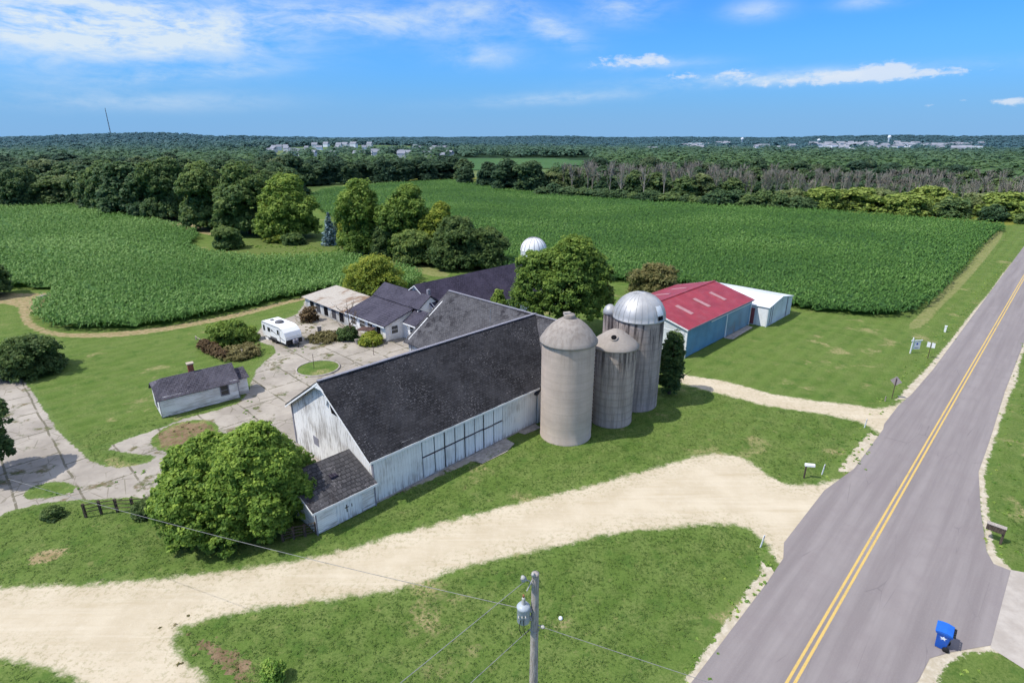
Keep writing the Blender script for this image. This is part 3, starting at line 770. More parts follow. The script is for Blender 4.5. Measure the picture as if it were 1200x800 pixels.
def conifer(name, label, spec, mat, seed, group=None):
    x, y, h, w = spec; r = np.random.default_rng(seed)
    t = thing(name, label, 'tree', (x, y, 0), seed)
    P = []; Nn = []; T = []
    for i in range(16):
        f = i/15; z = h*(.06+.92*f); rad = w/2*(1-f)**.85+.08
        nb = max(5, int(13*(1-f)+4))
        for j in range(nb):
            a = 2*math.pi*j/nb+r.uniform(-.3, .3); L = rad*r.uniform(.75, 1.12); tn = r.uniform(.2, .8)
            s = np.linspace(.15, 1, 12)[:, None]
            q = np.concatenate([s*L*math.cos(a), s*L*math.sin(a), z-s*s*L*.32], 1)+r.normal(0, .05*L+.04, (12, 3))
            P.append(q); T += [tn]*12; n = r.normal(0, .4, (12, 3)); n[:, 2] += 1; Nn.append(n)
    P = np.concatenate(P); Nn = np.concatenate(Nn); Nn /= np.linalg.norm(Nn, axis=1)[:, None]
    V, Q = leaf_quads(P, Nn, max(.34, w*.13), r, .6)
    np_obj('crown', np_mesh('crown', V, Q, {'tone': np.repeat(np.clip(T, 0, 1), 4)}), mat, t)
    MB().tube([(0, 0, 0), (0, 0, h*.95)], [h*.02, .02], 7).build('trunk', M['bark'], t)
    return t

# ------------------------------------------------------------------ corn
def corn(name, poly, seed, near=.56):
    r = np.random.default_rng(seed)
    A = np.array(poly)
    P = []
    for lo, hi, sp in ((0, 95, near), (95, 150, .80), (150, 230, 1.05), (230, 420, 1.4)):
        x0, y0 = A.min(0); x1, y1 = A.max(0)
        gx, gy = np.meshgrid(np.arange(-330, 330, sp), np.arange(-330, 330, sp*.9))
        q = np.stack([gx.ravel(), gy.ravel()], 1)
        q[:, 0] += .9*np.sin(q[:, 1]/17)                       # rows bend a little
        gap = (np.mod(q[:, 0]+3, 16.0) < max(.55, sp*.8)) & (r.random(len(q)) < .75); q = q[~gap]
        ca, sa = math.cos(R(-134.4)), math.sin(R(-134.4))
        q = np.stack([q[:, 0]*ca-q[:, 1]*sa, q[:, 0]*sa+q[:, 1]*ca], 1)+np.array([(x0+x1)/2, (y0+y1)/2])
        q += r.normal(0, sp*.16, q.shape)
        d = np.hypot(q[:, 0], q[:, 1]); az = np.arctan2(q[:, 0], q[:, 1])
        k = (d >= lo) & (d < hi) & (np.abs(az) < R(54)) & (q[:, 1] > 20)
        q = q[k]; q = q[inside(q, poly)]
        P.append(np.concatenate([q, np.full((len(q), 1), sp)], 1))
    P = np.concatenate(P); n = len(P)
    sz = np.clip(P[:, 2]/near, 1, 2.2)
    nl = 7
    base = np.repeat(P[:, :2], nl, 0); sp = np.repeat(sz, nl); m = len(base)
    # smooth patchiness of the stand
    def patch(x, y): return .5+.25*np.sin(x*.11+1.7*np.sin(y*.05))+.25*np.sin(y*.15+1.3*np.sin(x*.07)+.5)
    pt = patch(base[:, 0], base[:, 1])
    hgt = (1.9+.3*(pt-.5))*r.uniform(.86, 1.12, m)
    z0 = hgt*r.uniform(.42, .96, m)
    a = r.uniform(0, 2*np.pi, m); L = r.uniform(.38, .68, m)*(.62+.38*sp); wd = r.uniform(.055, .10, m)*sp*1.05
    ca, sa = np.cos(a), np.sin(a)
    def pt3(s, dz): return np.stack([base[:, 0]+ca*L*s, base[:, 1]+sa*L*s, z0+dz], 1)
    rise = r.uniform(.12, .30, m); drop = r.uniform(-.28, .05, m)
    p0, p1, p2 = pt3(.04, 0*L), pt3(.52, rise), pt3(1.0, drop)
    sd = np.stack([-sa*wd, ca*wd, 0*wd], 1)
    V = np.stack([p0-sd*.5, p0+sd*.5, p1+sd, p1-sd, p2+sd*.25, p2-sd*.25], 1).reshape(-1, 3)
    i = np.arange(m)*6
    Q = np.concatenate([np.stack([i, i+1, i+2, i+3], 1), np.stack([i+3, i+2, i+4, i+5], 1)])
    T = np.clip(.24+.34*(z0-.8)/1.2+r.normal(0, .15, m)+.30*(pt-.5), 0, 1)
    nv = len(V); tone = np.repeat(T, 6)
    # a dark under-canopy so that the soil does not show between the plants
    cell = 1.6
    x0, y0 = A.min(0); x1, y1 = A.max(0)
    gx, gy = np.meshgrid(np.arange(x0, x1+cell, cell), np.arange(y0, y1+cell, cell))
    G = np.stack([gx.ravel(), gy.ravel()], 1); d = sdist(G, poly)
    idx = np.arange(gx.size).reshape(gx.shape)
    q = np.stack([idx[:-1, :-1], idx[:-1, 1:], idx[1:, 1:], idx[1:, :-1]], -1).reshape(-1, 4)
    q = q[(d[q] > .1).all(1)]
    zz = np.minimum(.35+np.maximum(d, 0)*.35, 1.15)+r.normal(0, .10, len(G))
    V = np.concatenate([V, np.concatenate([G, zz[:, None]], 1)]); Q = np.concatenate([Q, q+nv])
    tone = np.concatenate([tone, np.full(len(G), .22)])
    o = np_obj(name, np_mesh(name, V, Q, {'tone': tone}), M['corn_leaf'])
    return tag(o, kind='stuff')
corn_left = smooth_poly([(-215.67,222.17),(-203.28,230.69),(-185.82,236.73),(-171.5,233.68),(-134.33,202.16),(-109.1,181.53),(-87.58,163.03),(-78.83,136.13),(-56.54,124.21),(-42.04,126.06),(-38.8,130.91),(-28.8,119.81),(-21.66,116.49),(-16.39,106.78),(-19.56,97.29),(-26.6,101.52),(-30.16,100.28),(-36.82,95.02),(-43.21,86.35),(-50.09,79.41),(-54.86,77.06),(-60.42,76.3),(-65.1,77.06),(-71.5,81.47),(-76.63,87.29),(-78.22,94.47),(-82.91,100.28),(-89.72,100.28),(-104.44,102.79)], 1)
corn('corn_crop', corn_left, 3)
corn_right = smooth_poly([(-101.89,293.95),(-78.19,336.89),(-49.96,363.26),(-34.85,370.5),(0,314),(39.17,268.14),(70.35,239.87),(100.41,227.79),(118.99,206.83),(135.94,191.31),(151.53,179.68),(148.98,172.65),(130.49,155.76),(87.82,110.33),(75.13,96.72),(64.81,86.35),(58.47,82.75),(52.97,84.51),(45,87.29),(41.9,96.72),(31.65,102.79),(23.48,105.42),(16.39,106.78),(6.71,109.6),(-1.76,115.68),(-13.19,124.21),(-27.93,142.92),(-54.95,185.32),(-78.32,227.79)], 1)
corn('corn_crop', corn_right, 4)

# pale pastures farther out, lying on the terrain
def draped(name, poly, c0, c1, lift=.6):
    t = NT(name+'_green', .95, .05); p = t.pos()
    t.col(t.mix(t.ramp(t.noise(t.mapping(p, (1, .2, 1)), .012, 4, .6), .35, .65), c0, c1))
    A = np.array(poly); lo, hi = A.min(0), A.max(0); cell = 14
    gx, gy = np.meshgrid(np.arange(lo[0], hi[0], cell), np.arange(lo[1], hi[1], cell))
    G = np.stack([gx.ravel(), gy.ravel()], 1); d = sdist(G, poly)
    idx = np.arange(gx.size).reshape(gx.shape)
    q = np.stack([idx[:-1, :-1], idx[:-1, 1:], idx[1:, 1:], idx[1:, :-1]], -1).reshape(-1, 4)
    q = q[(d[q] > 0).any(1)]
    V = np.concatenate([G, (terrain(G[:, 0], G[:, 1])+lift)[:, None]], 1)
    return tag(np_obj(name, np_mesh(name, V, q), t.mat), kind='structure')
pasture_a = [(-97.64,557.64),(-67.62,789.04),(45.08,789.04),(93.6,653.73),(31.11,541.67),(-28.69,498.74)]
pasture_b = [(343.74,789.04),(457.96,944.82),(472.47,860.01),(375.11,728.79),(316.28,701.95)]
pasture_c = [(-449.16,512.28),(-464.2,557.64),(-420.19,557.64),(-387.29,498.74),(-409.07,473.65)]
for q in (pasture_a, pasture_b, pasture_c): draped('field', q, (.050, .115, .045), (.075, .145, .055))

# ------------------------------------------------------------------ buildings
def root_uv(name, label, cat, u, v, rot=0.0, z=0):
    x, y = XY(u, v)
    return thing(name, label, cat, (x, y, z), ROT+rot)
def slab(mb, a, b, c, d, th=.14, nx=18, ny=7, jit=.025, mi=0, seed=0):
    """a slightly uneven roof plane: a-b the eave, d-c the ridge"""
    r = random.Random(seed)
    a, b, c, d = map(Vector, (a, b, c, d)); nrm = (b-a).cross(d-a).normalized()
    if nrm.z < 0: nrm = -nrm
    V = []
    for j in range(ny+1):
        for i in range(nx+1):
            s, t = i/nx, j/ny
            p = a*(1-s)*(1-t)+b*s*(1-t)+c*s*t+d*(1-s)*t
            w = r.uniform(-jit, jit)+jit*1.6*math.sin(s*7+seed)*math.sin(t*3.0)
            V.append(p+nrm*(w if 0 < i < nx and j < ny else w*.5))
    n = nx+1; F = []
    for j in range(ny):
        for i in range(nx): F.append((j*n+i, j*n+i+1, (j+1)*n+i+1, (j+1)*n+i))
    mb.add(V, F, mi, False)
    low = [p-nrm*th for p in V]
    edge = [i for i in range(n)] + [j*n+nx for j in range(1, ny+1)] + [ny*n+i for i in range(nx-1, -1, -1)] + [j*n for j in range(ny-1, 0, -1)]
    m = len(edge); E = [V[k] for k in edge]+[low[k] for k in edge]
    mb.add(E, [(k, m+k, m+(k+1) % m, (k+1) % m) for k in range(m)], mi)
    mb.add([a-nrm*th, b-nrm*th, c-nrm*th, d-nrm*th], [(0, 3, 2, 1)], mi)
def wall_x(y, x0, x1, z0, z1, th, mat, parent, name='wall'):
    return MB().box(x0, x1, y, y+th, z0, z1).build(name, mat, parent)
def gable_y(x, th, y0, y1, ze, zr, mat, parent, yr=None, z0=0, name='wall'):
    """pentagon wall in the y-z plane"""
    yr = (y0+y1)/2 if yr is None else yr
    return MB().prism([(y0, z0), (y1, z0), (y1, ze), (yr, zr), (y0, ze)], 'x', x, x+th).build(name, mat, parent)
def gable_x(y, th, x0, x1, ze, zr, mat, parent, xr=None, z0=0, name='wall'):
    xr = (x0+x1)/2 if xr is None else xr
    return MB().prism([(x0, z0), (x1, z0), (x1, ze), (xr, zr), (x0, ze)], 'y', y, y+th).build(name, mat, parent)
def window(parent, axis, pos, a0, a1, z0, z1, out, frame=.09, mat='white_trim', bars=1, glass='glass'):
    """frame + pane on a wall; axis = wall's running axis, pos = wall face, out = outward sign"""
    f = MB(); d0, d1 = sorted((pos+out*.004, pos+out*.07))
    def bx(m, a, b, c, d, e0=d0, e1=d1):
        (m.box(a, b, e0, e1, c, d) if axis == 'x' else m.box(e0, e1, a, b, c, d))
    bx(f, a0-frame, a1+frame, z1, z1+frame); bx(f, a0-frame, a1+frame, z0-frame*1.2, z0)
    bx(f, a0-frame, a0, z0, z1); bx(f, a1, a1+frame, z0, z1)
    for k in range(bars):
        zc = z0+(z1-z0)*(k+1)/(bars+1); bx(f, a0, a1, zc-.025, zc+.025, *sorted((pos+out*.02, pos+out*.05)))
    fo = f.build('window', M[mat], parent)
    p = MB(); bx(p, a0, a1, z0, z1, *sorted((pos+out*.006, pos+out*.018)))
    p.build('pane', M[glass], fo)
    return fo

# ---- long white barn
def build_barn():
    L, W, ze, zr = 24.9, 12.86, 4.15, 8.2; ym = W/2; sl = (zr-ze)/ym
    t = root_uv('barn', 'long white barn with black shingle roof and peeling board gable', 'barn', 18.83, -32.8)
    doors = [UVs(*p)[0]-18.83 for p in [(-6.77,39.18),(-5.88,40.03),(-5.09,40.79),(-4.3,41.51),(-3.49,42.24),(-2.66,43),(-1.87,43.71),(-0.99,44.51),(-0.19,45.41)]]
    d0, d1 = doors[0], doors[-1]
    [MB().box(*q).build('wall', M['boards_x'], t) for q in ((0, d0, 0, .12, .12, ze-.02), (d1, 18.0, 0, .12, .12, ze-.02), (d0, d1, 0, .12, ze-.35, ze-.02))]
    MB().box(d0, d1, .10, .16, .1, ze-.36).build('backing', M['dark_trim'], t)
    gable_y(.0, .12, .122, W, ze-.02, zr-.08, M['boards_y'], t, z0=.1)
    wall_x(W-.12, .13, L, 0, ze-.02, .12, M['boards_x'], t)
    m = MB(); m.box(-.06, 18.0, -.05, .18, 0, .14); m.box(-.06, .10, .19, W, 0, .12); m.build('foundation', M['concrete_pad'], t)
    # eight sliding door leaves, each an upper and a lower panel
    for i in range(8):
        a, b = doors[i]+.055, doors[i+1]-.055
        if i % 2 == 1: b -= .05
        dz = random.uniform(-.03, .03)
        dd = MB().box(a, b, -.055, .03, .16+dz, 1.92+dz).box(a, b, -.055, .03, 2.10+dz, ze-.40)
        dd.box(a+.02, a+.10, -.075, -.056, .17+dz, 1.91+dz).box(b-.10, b-.02, -.075, -.056, .17+dz, 1.91+dz)
        dd.build('sliding_door', M['door_paint'], t)
    MB().box(d0-.1, d1+.1, -.10, -.01, ze-.36, ze-.26).build('door_rail', M['grey_trim'], t)
    # roof: a dark slab each side, overhanging
    o = .38; e = ze-o*sl
    rf = MB()
    slab(rf, (-.42, -o, e), (L, -o, e), (L, ym, zr), (-.42, ym, zr), .13, 40, 10, .035, 0, 3)
    slab(rf, (L, W+o, e), (-.42, W+o, e), (-.42, ym, zr), (L, ym, zr), .13, 40, 10, .03, 0, 8)
    rf.build('roof', M['shingle_black'], t)
    MB().obox(Matrix.Translation((L/2-.2, ym, zr+.03)), L/2+.2, .16, .03).build('ridge_cap', M['grey_trim'], t)
    # pale fascia boards under the eaves and along the gable verge
    MB().box(-.40, 18.0, -o-.035, -o+.0, e-.22, e-.03).build('fascia', M['white_trim'], t)
    v = MB()
    for s in (0, 1):
        y0, y1 = (-o, ym) if s == 0 else (W+o, ym)
        v.prism([(y0, e-.30), (y1, zr-.30), (y1, zr-.14), (y0, e-.14)] if s == 0 else [(y1, zr-.30), (y0, e-.30), (y0, e-.14), (y1, zr-.14)], 'x', -.46, -.43)
    v.build_pieces('verge_board', M['white_trim'], t)
    [MB().box(*q).build('corner_board', M['grey_trim'], t) for q in ((-.06, .0, -.08, .14, 0, ze-.05), (-.06, .0, W-.14, W+.04, 0, ze-.05))]
    # hay-loft hood and torn opening below the peak
    MB().prism([(ym-2.2, zr-2.55), (ym-.95, zr-2.55), (ym-.55, zr-1.05), (ym-1.0, zr-1.0), (ym-2.2, zr-1.75)], 'x', -.02, .0).build('loft_opening', M['dark_inside'], t)
    h = MB(); h.prism([(ym-.9, zr-.62), (ym+1.0, zr-.72), (ym+.1, zr-.14)], 'x', -.44, -.03)
    h.obox(Matrix.Translation((-.10, ym-.55, zr-1.55)) @ Matrix.Rotation(R(20), 4, 'X'), .04, .09, .5)
    h.build('loft_hood', M['white_trim'], t)
    MB().box(-.02, -.001, ym+2.0, ym+2.9, 1.4, 2.2).build('patched_board', M['grey_trim'], t)
    return t
build_barn()
# concrete threshold slab in front of the doors
o = flat('door_slab', [XY(u, v) for u, v in ((27.6, -32.72), (32.6, -32.72), (32.5, -31.5), (31.0, -31.0), (28.2, -31.1))], M['concrete_pad'], .05)
o2 = flat('door_slab', [XY(u, v) for u, v in ((34.2, -32.7), (36.6, -32.7), (36.4, -31.8), (34.4, -32.0))], M['concrete_pad'], .045)

def build_cross_wing():
    # local frame: x = u - 36.9, y from the front (v = -32.7) back to v = -53.4
    W, Lw, ze, zr = 13.4, 20.7, 3.5, 8.12; xm = W/2; sl = (zr-ze)/xm
    t = root_uv('barn', 'cross wing barn with worn grey shingles joined behind the black roof', 'barn', 36.9, -32.7)
    gable_x(.0, .12, .0, W, ze, zr-.06, M['boards_x'], t)
    gable_x(Lw-.12, .12, .0, W, ze, zr-.06, M['boards_x'], t)
    MB().box(0, .12, 13.1, Lw-.13, 0, ze).build('wall', M['shed_boards'], t)
    MB().box(W-.12, W, .13, Lw-.13, 0, ze).build('wall', M['shed_boards'], t)
    p = MB()
    for k in range(6): p.box(-.03, -.001, 13.6+k*1.3, 13.75+k*1.3, .2, ze-.3)
    p.build('batten', M['grey_trim'], t)
    o = .45; e = ze-o*sl; g = .4
    rf = MB()
    slab(rf, (-o, Lw+g, e), (-o, -.25, e), (xm, -.25, zr), (xm, Lw+g, zr), .13, 34, 10, .035, 0, 5)
    slab(rf, (W+o, -.25, e), (W+o, Lw+g, e), (xm, Lw+g, zr), (xm, -.25, zr), .13, 34, 10, .03, 0, 6)
    rf.build('roof', M['shingle_grey'], t)
    MB().obox(Matrix.Translation((xm, Lw/2, zr+.04)), .15, Lw/2+.3, .03).build('ridge_cap', M['grey_trim'], t)
    v = MB(); yy = Lw+g
    v.prism([(-o, e-.28), (xm, zr-.28), (xm, zr-.14), (-o, e-.14)], 'y', yy+.005, yy+.035)
    v.prism([(xm, zr-.28), (W+o, e-.28), (W+o, e-.14), (xm, zr-.14)], 'y', yy+.005, yy+.035)
    v.build_pieces('verge_board', M['white_trim'], t)
    MB().tube([(xm-2.4, 11.0, 6.0), (xm-2.4, 11.0, 8.4)], .035, 6).build('vent_pipe', M['steel'], t)
build_cross_wing()

def build_long_shed():
    W, L, ze, zr = 12.2, 26.0, 2.7, 6.5; ym = W/2; sl = (zr-ze)/ym
    t = root_uv('barn', 'long rear barn with dark violet roof and small white gable', 'barn', 46.6, -58.6)
    gable_y(.0, .12, 0, W, ze, zr-.06, M['house_white'], t)
    gable_y(L-.12, .12, 0, W, ze, zr-.06, M['house_white'], t)
    wall_x(0, .13, L-.13, 0, ze, .12, M['house_white'], t); wall_x(W-.12, .13, L-.13, 0, ze, .12, M['house_white'], t)
    o = .5; e = ze-o*sl; rf = MB()
    slab(rf, (-.3, -o, e), (L+.3, -o, e), (L+.3, ym, zr), (-.3, ym, zr), .13, 40, 9, .03, 0, 11)
    slab(rf, (L+.3, W+o, e), (-.3, W+o, e), (-.3, ym, zr), (L+.3, ym, zr), .13, 40, 9, .03, 0, 12)
    rf.build('roof', M['shingle_purple'], t)
    v = MB()
    v.prism([(-o, e-.26), (ym, zr-.26), (ym, zr-.13), (-o, e-.13)], 'x', -.335, -.305)
    v.prism([(ym, zr-.26), (W+o, e-.26), (W+o, e-.13), (ym, zr-.13)], 'x', -.335, -.305)
    v.build_pieces('verge_board', M['white_trim'], t)
    window(t, 'y', 0.0, ym-.28, ym+.28, 4.7, 5.6, -1, .10, 'grey_trim')
build_long_shed()

def build_house():
    t = root_uv('farmhouse', 'low white farmhouse with slate blue stepped roofs and dark windows', 'house', 39.85, -60.9)
    # front room block x 0..4.5, y 1.9..11.2 ; taller block behind ; side wing y 0..1.9
    wm = M['house_white']
    MB().box(0, .12, 1.9, 11.2, 0, 2.45).build('wall', M['shed_boards'] if False else wm, t)
    MB().prism([(.13, 0), (4.5, 0), (4.5, 3.7), (.13, 2.45)], 'y', 1.9, 2.02).build('wall', wm, t)
    MB().prism([(.13, 0), (4.5, 0), (4.5, 3.7), (.13, 2.45)], 'y', 11.08, 11.2).build('wall', wm, t)
    MB().prism([(4.5, 0), (9.6, 0), (9.6, 2.9), (6.6, 5.35), (4.5, 3.75)], 'y', .55, .67).build('wall', wm, t)
    MB().prism([(4.5, 0), (9.6, 0), (9.6, 2.9), (6.6, 5.35), (4.5, 3.75)], 'y', 10.9, 11.02).build('wall', wm, t)
    MB().box(9.48, 9.6, .68, 10.89, 0, 2.9).build('wall', wm, t)
    MB().box(2.9, 3.02, -1.2, 1.89, 0, 2.5).build('wall', wm, t)
    r = MB()
    slab(r, (-.45, 11.6, 2.36), (-.45, 1.5, 2.36), (4.7, 1.5, 3.92), (4.7, 11.6, 3.92), .11, 16, 6, .02, 0, 1)
    slab(r, (4.35, 11.5, 3.98), (4.35, .2, 3.98), (6.6, .2, 5.55), (6.6, 11.5, 5.55), .11, 16, 4, .02, 0, 2)
    slab(r, (10.1, .2, 2.75), (10.1, 11.5, 2.75), (6.6, 11.5, 5.55), (6.6, .2, 5.55), .11, 16, 4, .02, 0, 3)
    slab(r, (2.45, 1.45, 2.42), (2.45, -1.5, 2.42), (4.9, -1.5, 3.78), (4.9, 1.45, 3.78), .11, 8, 4, .02, 0, 4)
    r.build('roof', M['shingle_house'], t)
    [MB().box(*q).build('fascia', M['white_trim'], t) for q in ((-.49, -.46, 1.5, 11.6, 2.12, 2.30), (2.41, 2.44, -1.5, 1.4, 2.18, 2.36))]
    for y0, y1 in ((9.3, 10.5), (6.9, 8.3), (5.0, 6.2)): window(t, 'y', 0.0, y0, y1, .75, 1.95, -1, .12, 'white_trim', 1)
    d = MB().box(-.05, -.004, 2.9, 4.0, .12, 2.15).build('porch_opening', M['dark_inside'], t)
    [MB().box(*q).build('porch_post', M['white_trim'], t) for q in ((-.10, -.02, 2.75, 2.9, 0, 2.3), (-.10, -.02, 4.0, 4.15, 0, 2.3))]
    window(t, 'x', 1.9, .95, 1.95, .95, 2.0, -1, .10, 'white_trim', 1)
    window(t, 'y', 2.9, -.6, .3, 1.05, 1.95, -1, .10, 'white_trim', 1)
    c = MB().box(6.9, 7.3, 1.2, 1.6, 4.9, 6.1).build('chimney', M['grey_trim'], t)
build_house()

def build_rusty_shed():
    t = root_uv('shed', 'low white shed with rusty sheet metal roof by the corn', 'shed', 39.9, -72.2)
    W, L, z0, z1 = 5.6, 13.4, 2.05, 2.7
    MB().box(0, .1, 0, L, 0, z0).build('wall', M['shed_boards'], t)
    MB().prism([(.11, 0), (W, 0), (W, z1), (.11, z0)], 'y', L-.1, L).build('wall', M['shed_boards'], t)
    MB().prism([(.11, 0), (W, 0), (W, z1), (.11, z0)], 'y', 0, .1).build('wall', M['shed_boards'], t)
    MB().box(W-.1, W, .11, L-.11, 0, z1).build('wall', M['shed_boards'], t)
    r = MB(); slab(r, (-.4, L+.4, z0-.03), (-.4, -.3, z0-.03), (W+.3, -.3, z1+.1), (W+.3, L+.4, z1+.1), .06, 22, 5, .03, 0, 9)
    r.build('roof', M['rusty'], t)
    for k, y in enumerate((1.6, 3.8, 6.2, 8.6, 10.6)):
        MB().box(-.03, -.004, y, y+1.2, .3, 1.65).build('opening', M['dark_trim'] if k % 2 else M['dark_inside'], t)
build_rusty_shed()

def build_lean_to():
    t = root_uv('shed', 'little white lean-to shed with mossy roof against the barn corner', 'shed', 13.95, -32.55)
    L, D, z0, z1 = 4.72, 3.35, 2.12, 3.25
    MB().box(0, L, 0, .1, .05, z0).build('wall', M['clapboard'], t)
    MB().prism([(.11, 0), (D, 0), (D, z1), (.11, z0)], 'x', 0, .1).build('wall', M['clapboard'], t)
    MB().prism([(.11, 0), (D, 0), (D, z1), (.11, z0)], 'x', L-.1, L).build('wall', M['clapboard'], t)
    MB().box(.11, L-.11, D-.1, D, 0, z1).build('wall', M['clapboard'], t)
    r = MB(); slab(r, (-.28, -.32, z0-.02), (L+.10, -.32, z0-.02), (L+.10, D+.1, z1+.17), (-.28, D+.1, z1+.17), .10, 12, 6, .03, 0, 2)
    r.build('roof', M['shingle_lean'], t)
    MB().box(-.28, L+.10, -.355, -.325, z0-.22, z0-.04).build('fascia', M['white_trim'], t)
    MB().prism([(-.32, z0-.22), (D+.1, z1-.03), (D+.1, z1+.10), (-.32, z0-.09)], 'x', -.315, -.285).build('verge_board', M['white_trim'], t)
    d = MB().box(1.55, 2.55, -.04, -.003, .1, 1.92).build('door', M['door_paint'], t)
    MB().box(2.30, 2.36, -.07, -.041, .75, 1.35).box(2.18, 2.48, -.07, -.041, 1.10, 1.16).build('hinge', M['black_plastic'], d)
    d = MB().box(2.60, 3.6, -.04, -.003, .1, 1.92).build('door', M['door_paint'], t)
    MB().box(2.72, 2.77, -.07, -.041, 1.0, 1.25).build('latch', M['black_plastic'], d)
    [MB().box(*q).build('corner_board', M['grey_trim'], t) for q in ((-.05, .05, -.05, .0, 0, z0), (L-.06, L+.03, -.05, .0, 0, z0))]
    MB().box(2.2, 2.75, 1.55, 2.05, z0+.56, z0+.78).build('roof_patch', M['shingle_purple'], t)
build_lean_to()

def build_cottage():
    x, y = (-34.42,50.24)
    t = thing('cottage', 'small white clapboard cottage with faded violet roof and brick chimney', 'house', (x, y, 0), R(90-50.2))
    L, W, ze, zr = 7.25, 3.75, 2.15, 3.45; ym = W/2; sl = (zr-ze)/ym
    MB().box(0, L, 0, .1, .06, ze).build('wall', M['clapboard'], t)
    MB().box(0, L, W-.1, W, .06, ze).build('wall', M['clapboard'], t)
    zc = ze+.62*(zr-ze); yk = ym*.62
    MB().prism([(.101, .06), (W-.101, .06), (W-.101, ze), (W-yk, zc), (yk, zc), (.101, ze)], 'x', 0, .1).build('wall', M['clapboard'], t)
    gable_y(L-.1, .1, .101, W-.101, ze, zr-.05, M['clapboard'], t, z0=.06)
    o = .28; e = ze-o*sl; r = MB()
    xh = .85
    # main slopes with a clipped (half-hipped) end
    slab(r, (-.22, -o, e), (L+.18, -o, e), (L+.18, ym, zr), (xh, ym, zr), .09, 22, 6, .02, 0, 4)
    slab(r, (L+.18, W+o, e), (-.22, W+o, e), (xh, ym, zr), (L+.18, ym, zr), .09, 22, 6, .02, 0, 5)
    r.add([(-.22, yk-.02, zc+.02), (-.22, W-yk+.02, zc+.02), (xh, ym, zr+.02)], [(0, 2, 1)])
    r.add([(-.22, yk-.02, zc+.02), (-.22, -o, e), (xh, ym, zr+.01)], [(0, 1, 2)])
    r.add([(-.22, W-yk+.02, zc+.02), (-.22, W+o, e), (xh, ym, zr+.01)], [(0, 2, 1)])
    r.build('roof', M['shingle_small'], t)
    # lean annex at the far end
    [MB().box(*q).build('annex', M['clapboard'], t) for q in ((L+.01, L+1.15, .75, .85, .05, 1.95), (L+1.05, L+1.15, .86, 2.9, .05, 1.95), (L+.01, L+1.04, 2.8, 2.9, .05, 1.95))]
    a = MB(); slab(a, (L+.19, .50, 1.92), (L+1.35, .50, 1.92), (L+1.2, ym, 2.75), (L+.19, ym, 2.75), .08, 5, 4, .01, 0, 1)
    slab(a, (L+1.35, 3.15, 1.92), (L+.19, 3.15, 1.92), (L+.19, ym, 2.75), (L+1.2, ym, 2.75), .08, 5, 4, .01, 0, 1)
    a.add([(L+1.36, .5, 1.9), (L+1.36, 3.15, 1.9), (L+1.21, ym, 2.76)], [(0, 1, 2)])
    a.build('annex_roof', M['shingle_small'], t)
    [MB().box(*q).build('corner_board', M['grey_trim'], t) for q in ((-.03, .02, -.03, .0, 0, ze), (L-.04, L+.03, -.03, .0, 0, ze))]
    window(t, 'x', 0.0, 5.55, 6.25, .85, 1.8, -1, .09, 'grey_trim', 1)
    window(t, 'y', 0.0, 1.5, 2.1, .7, 1.75, -1, .08, 'grey_trim', 1)
    MB().box(L+1.15, L+1.17, 1.4, 2.2, .1, 1.8).build('door', M['dark_trim'], t)
    c = MB().box(3.35, 3.85, ym+.15, ym+.65, zr-.5, zr+.72).build('chimney', M['brick'], t)
    MB().box(3.27, 3.93, ym+.07, ym+.73, zr+.72, zr+.82).build('chimney_cap', M['pale_wood'], c)
build_cottage()

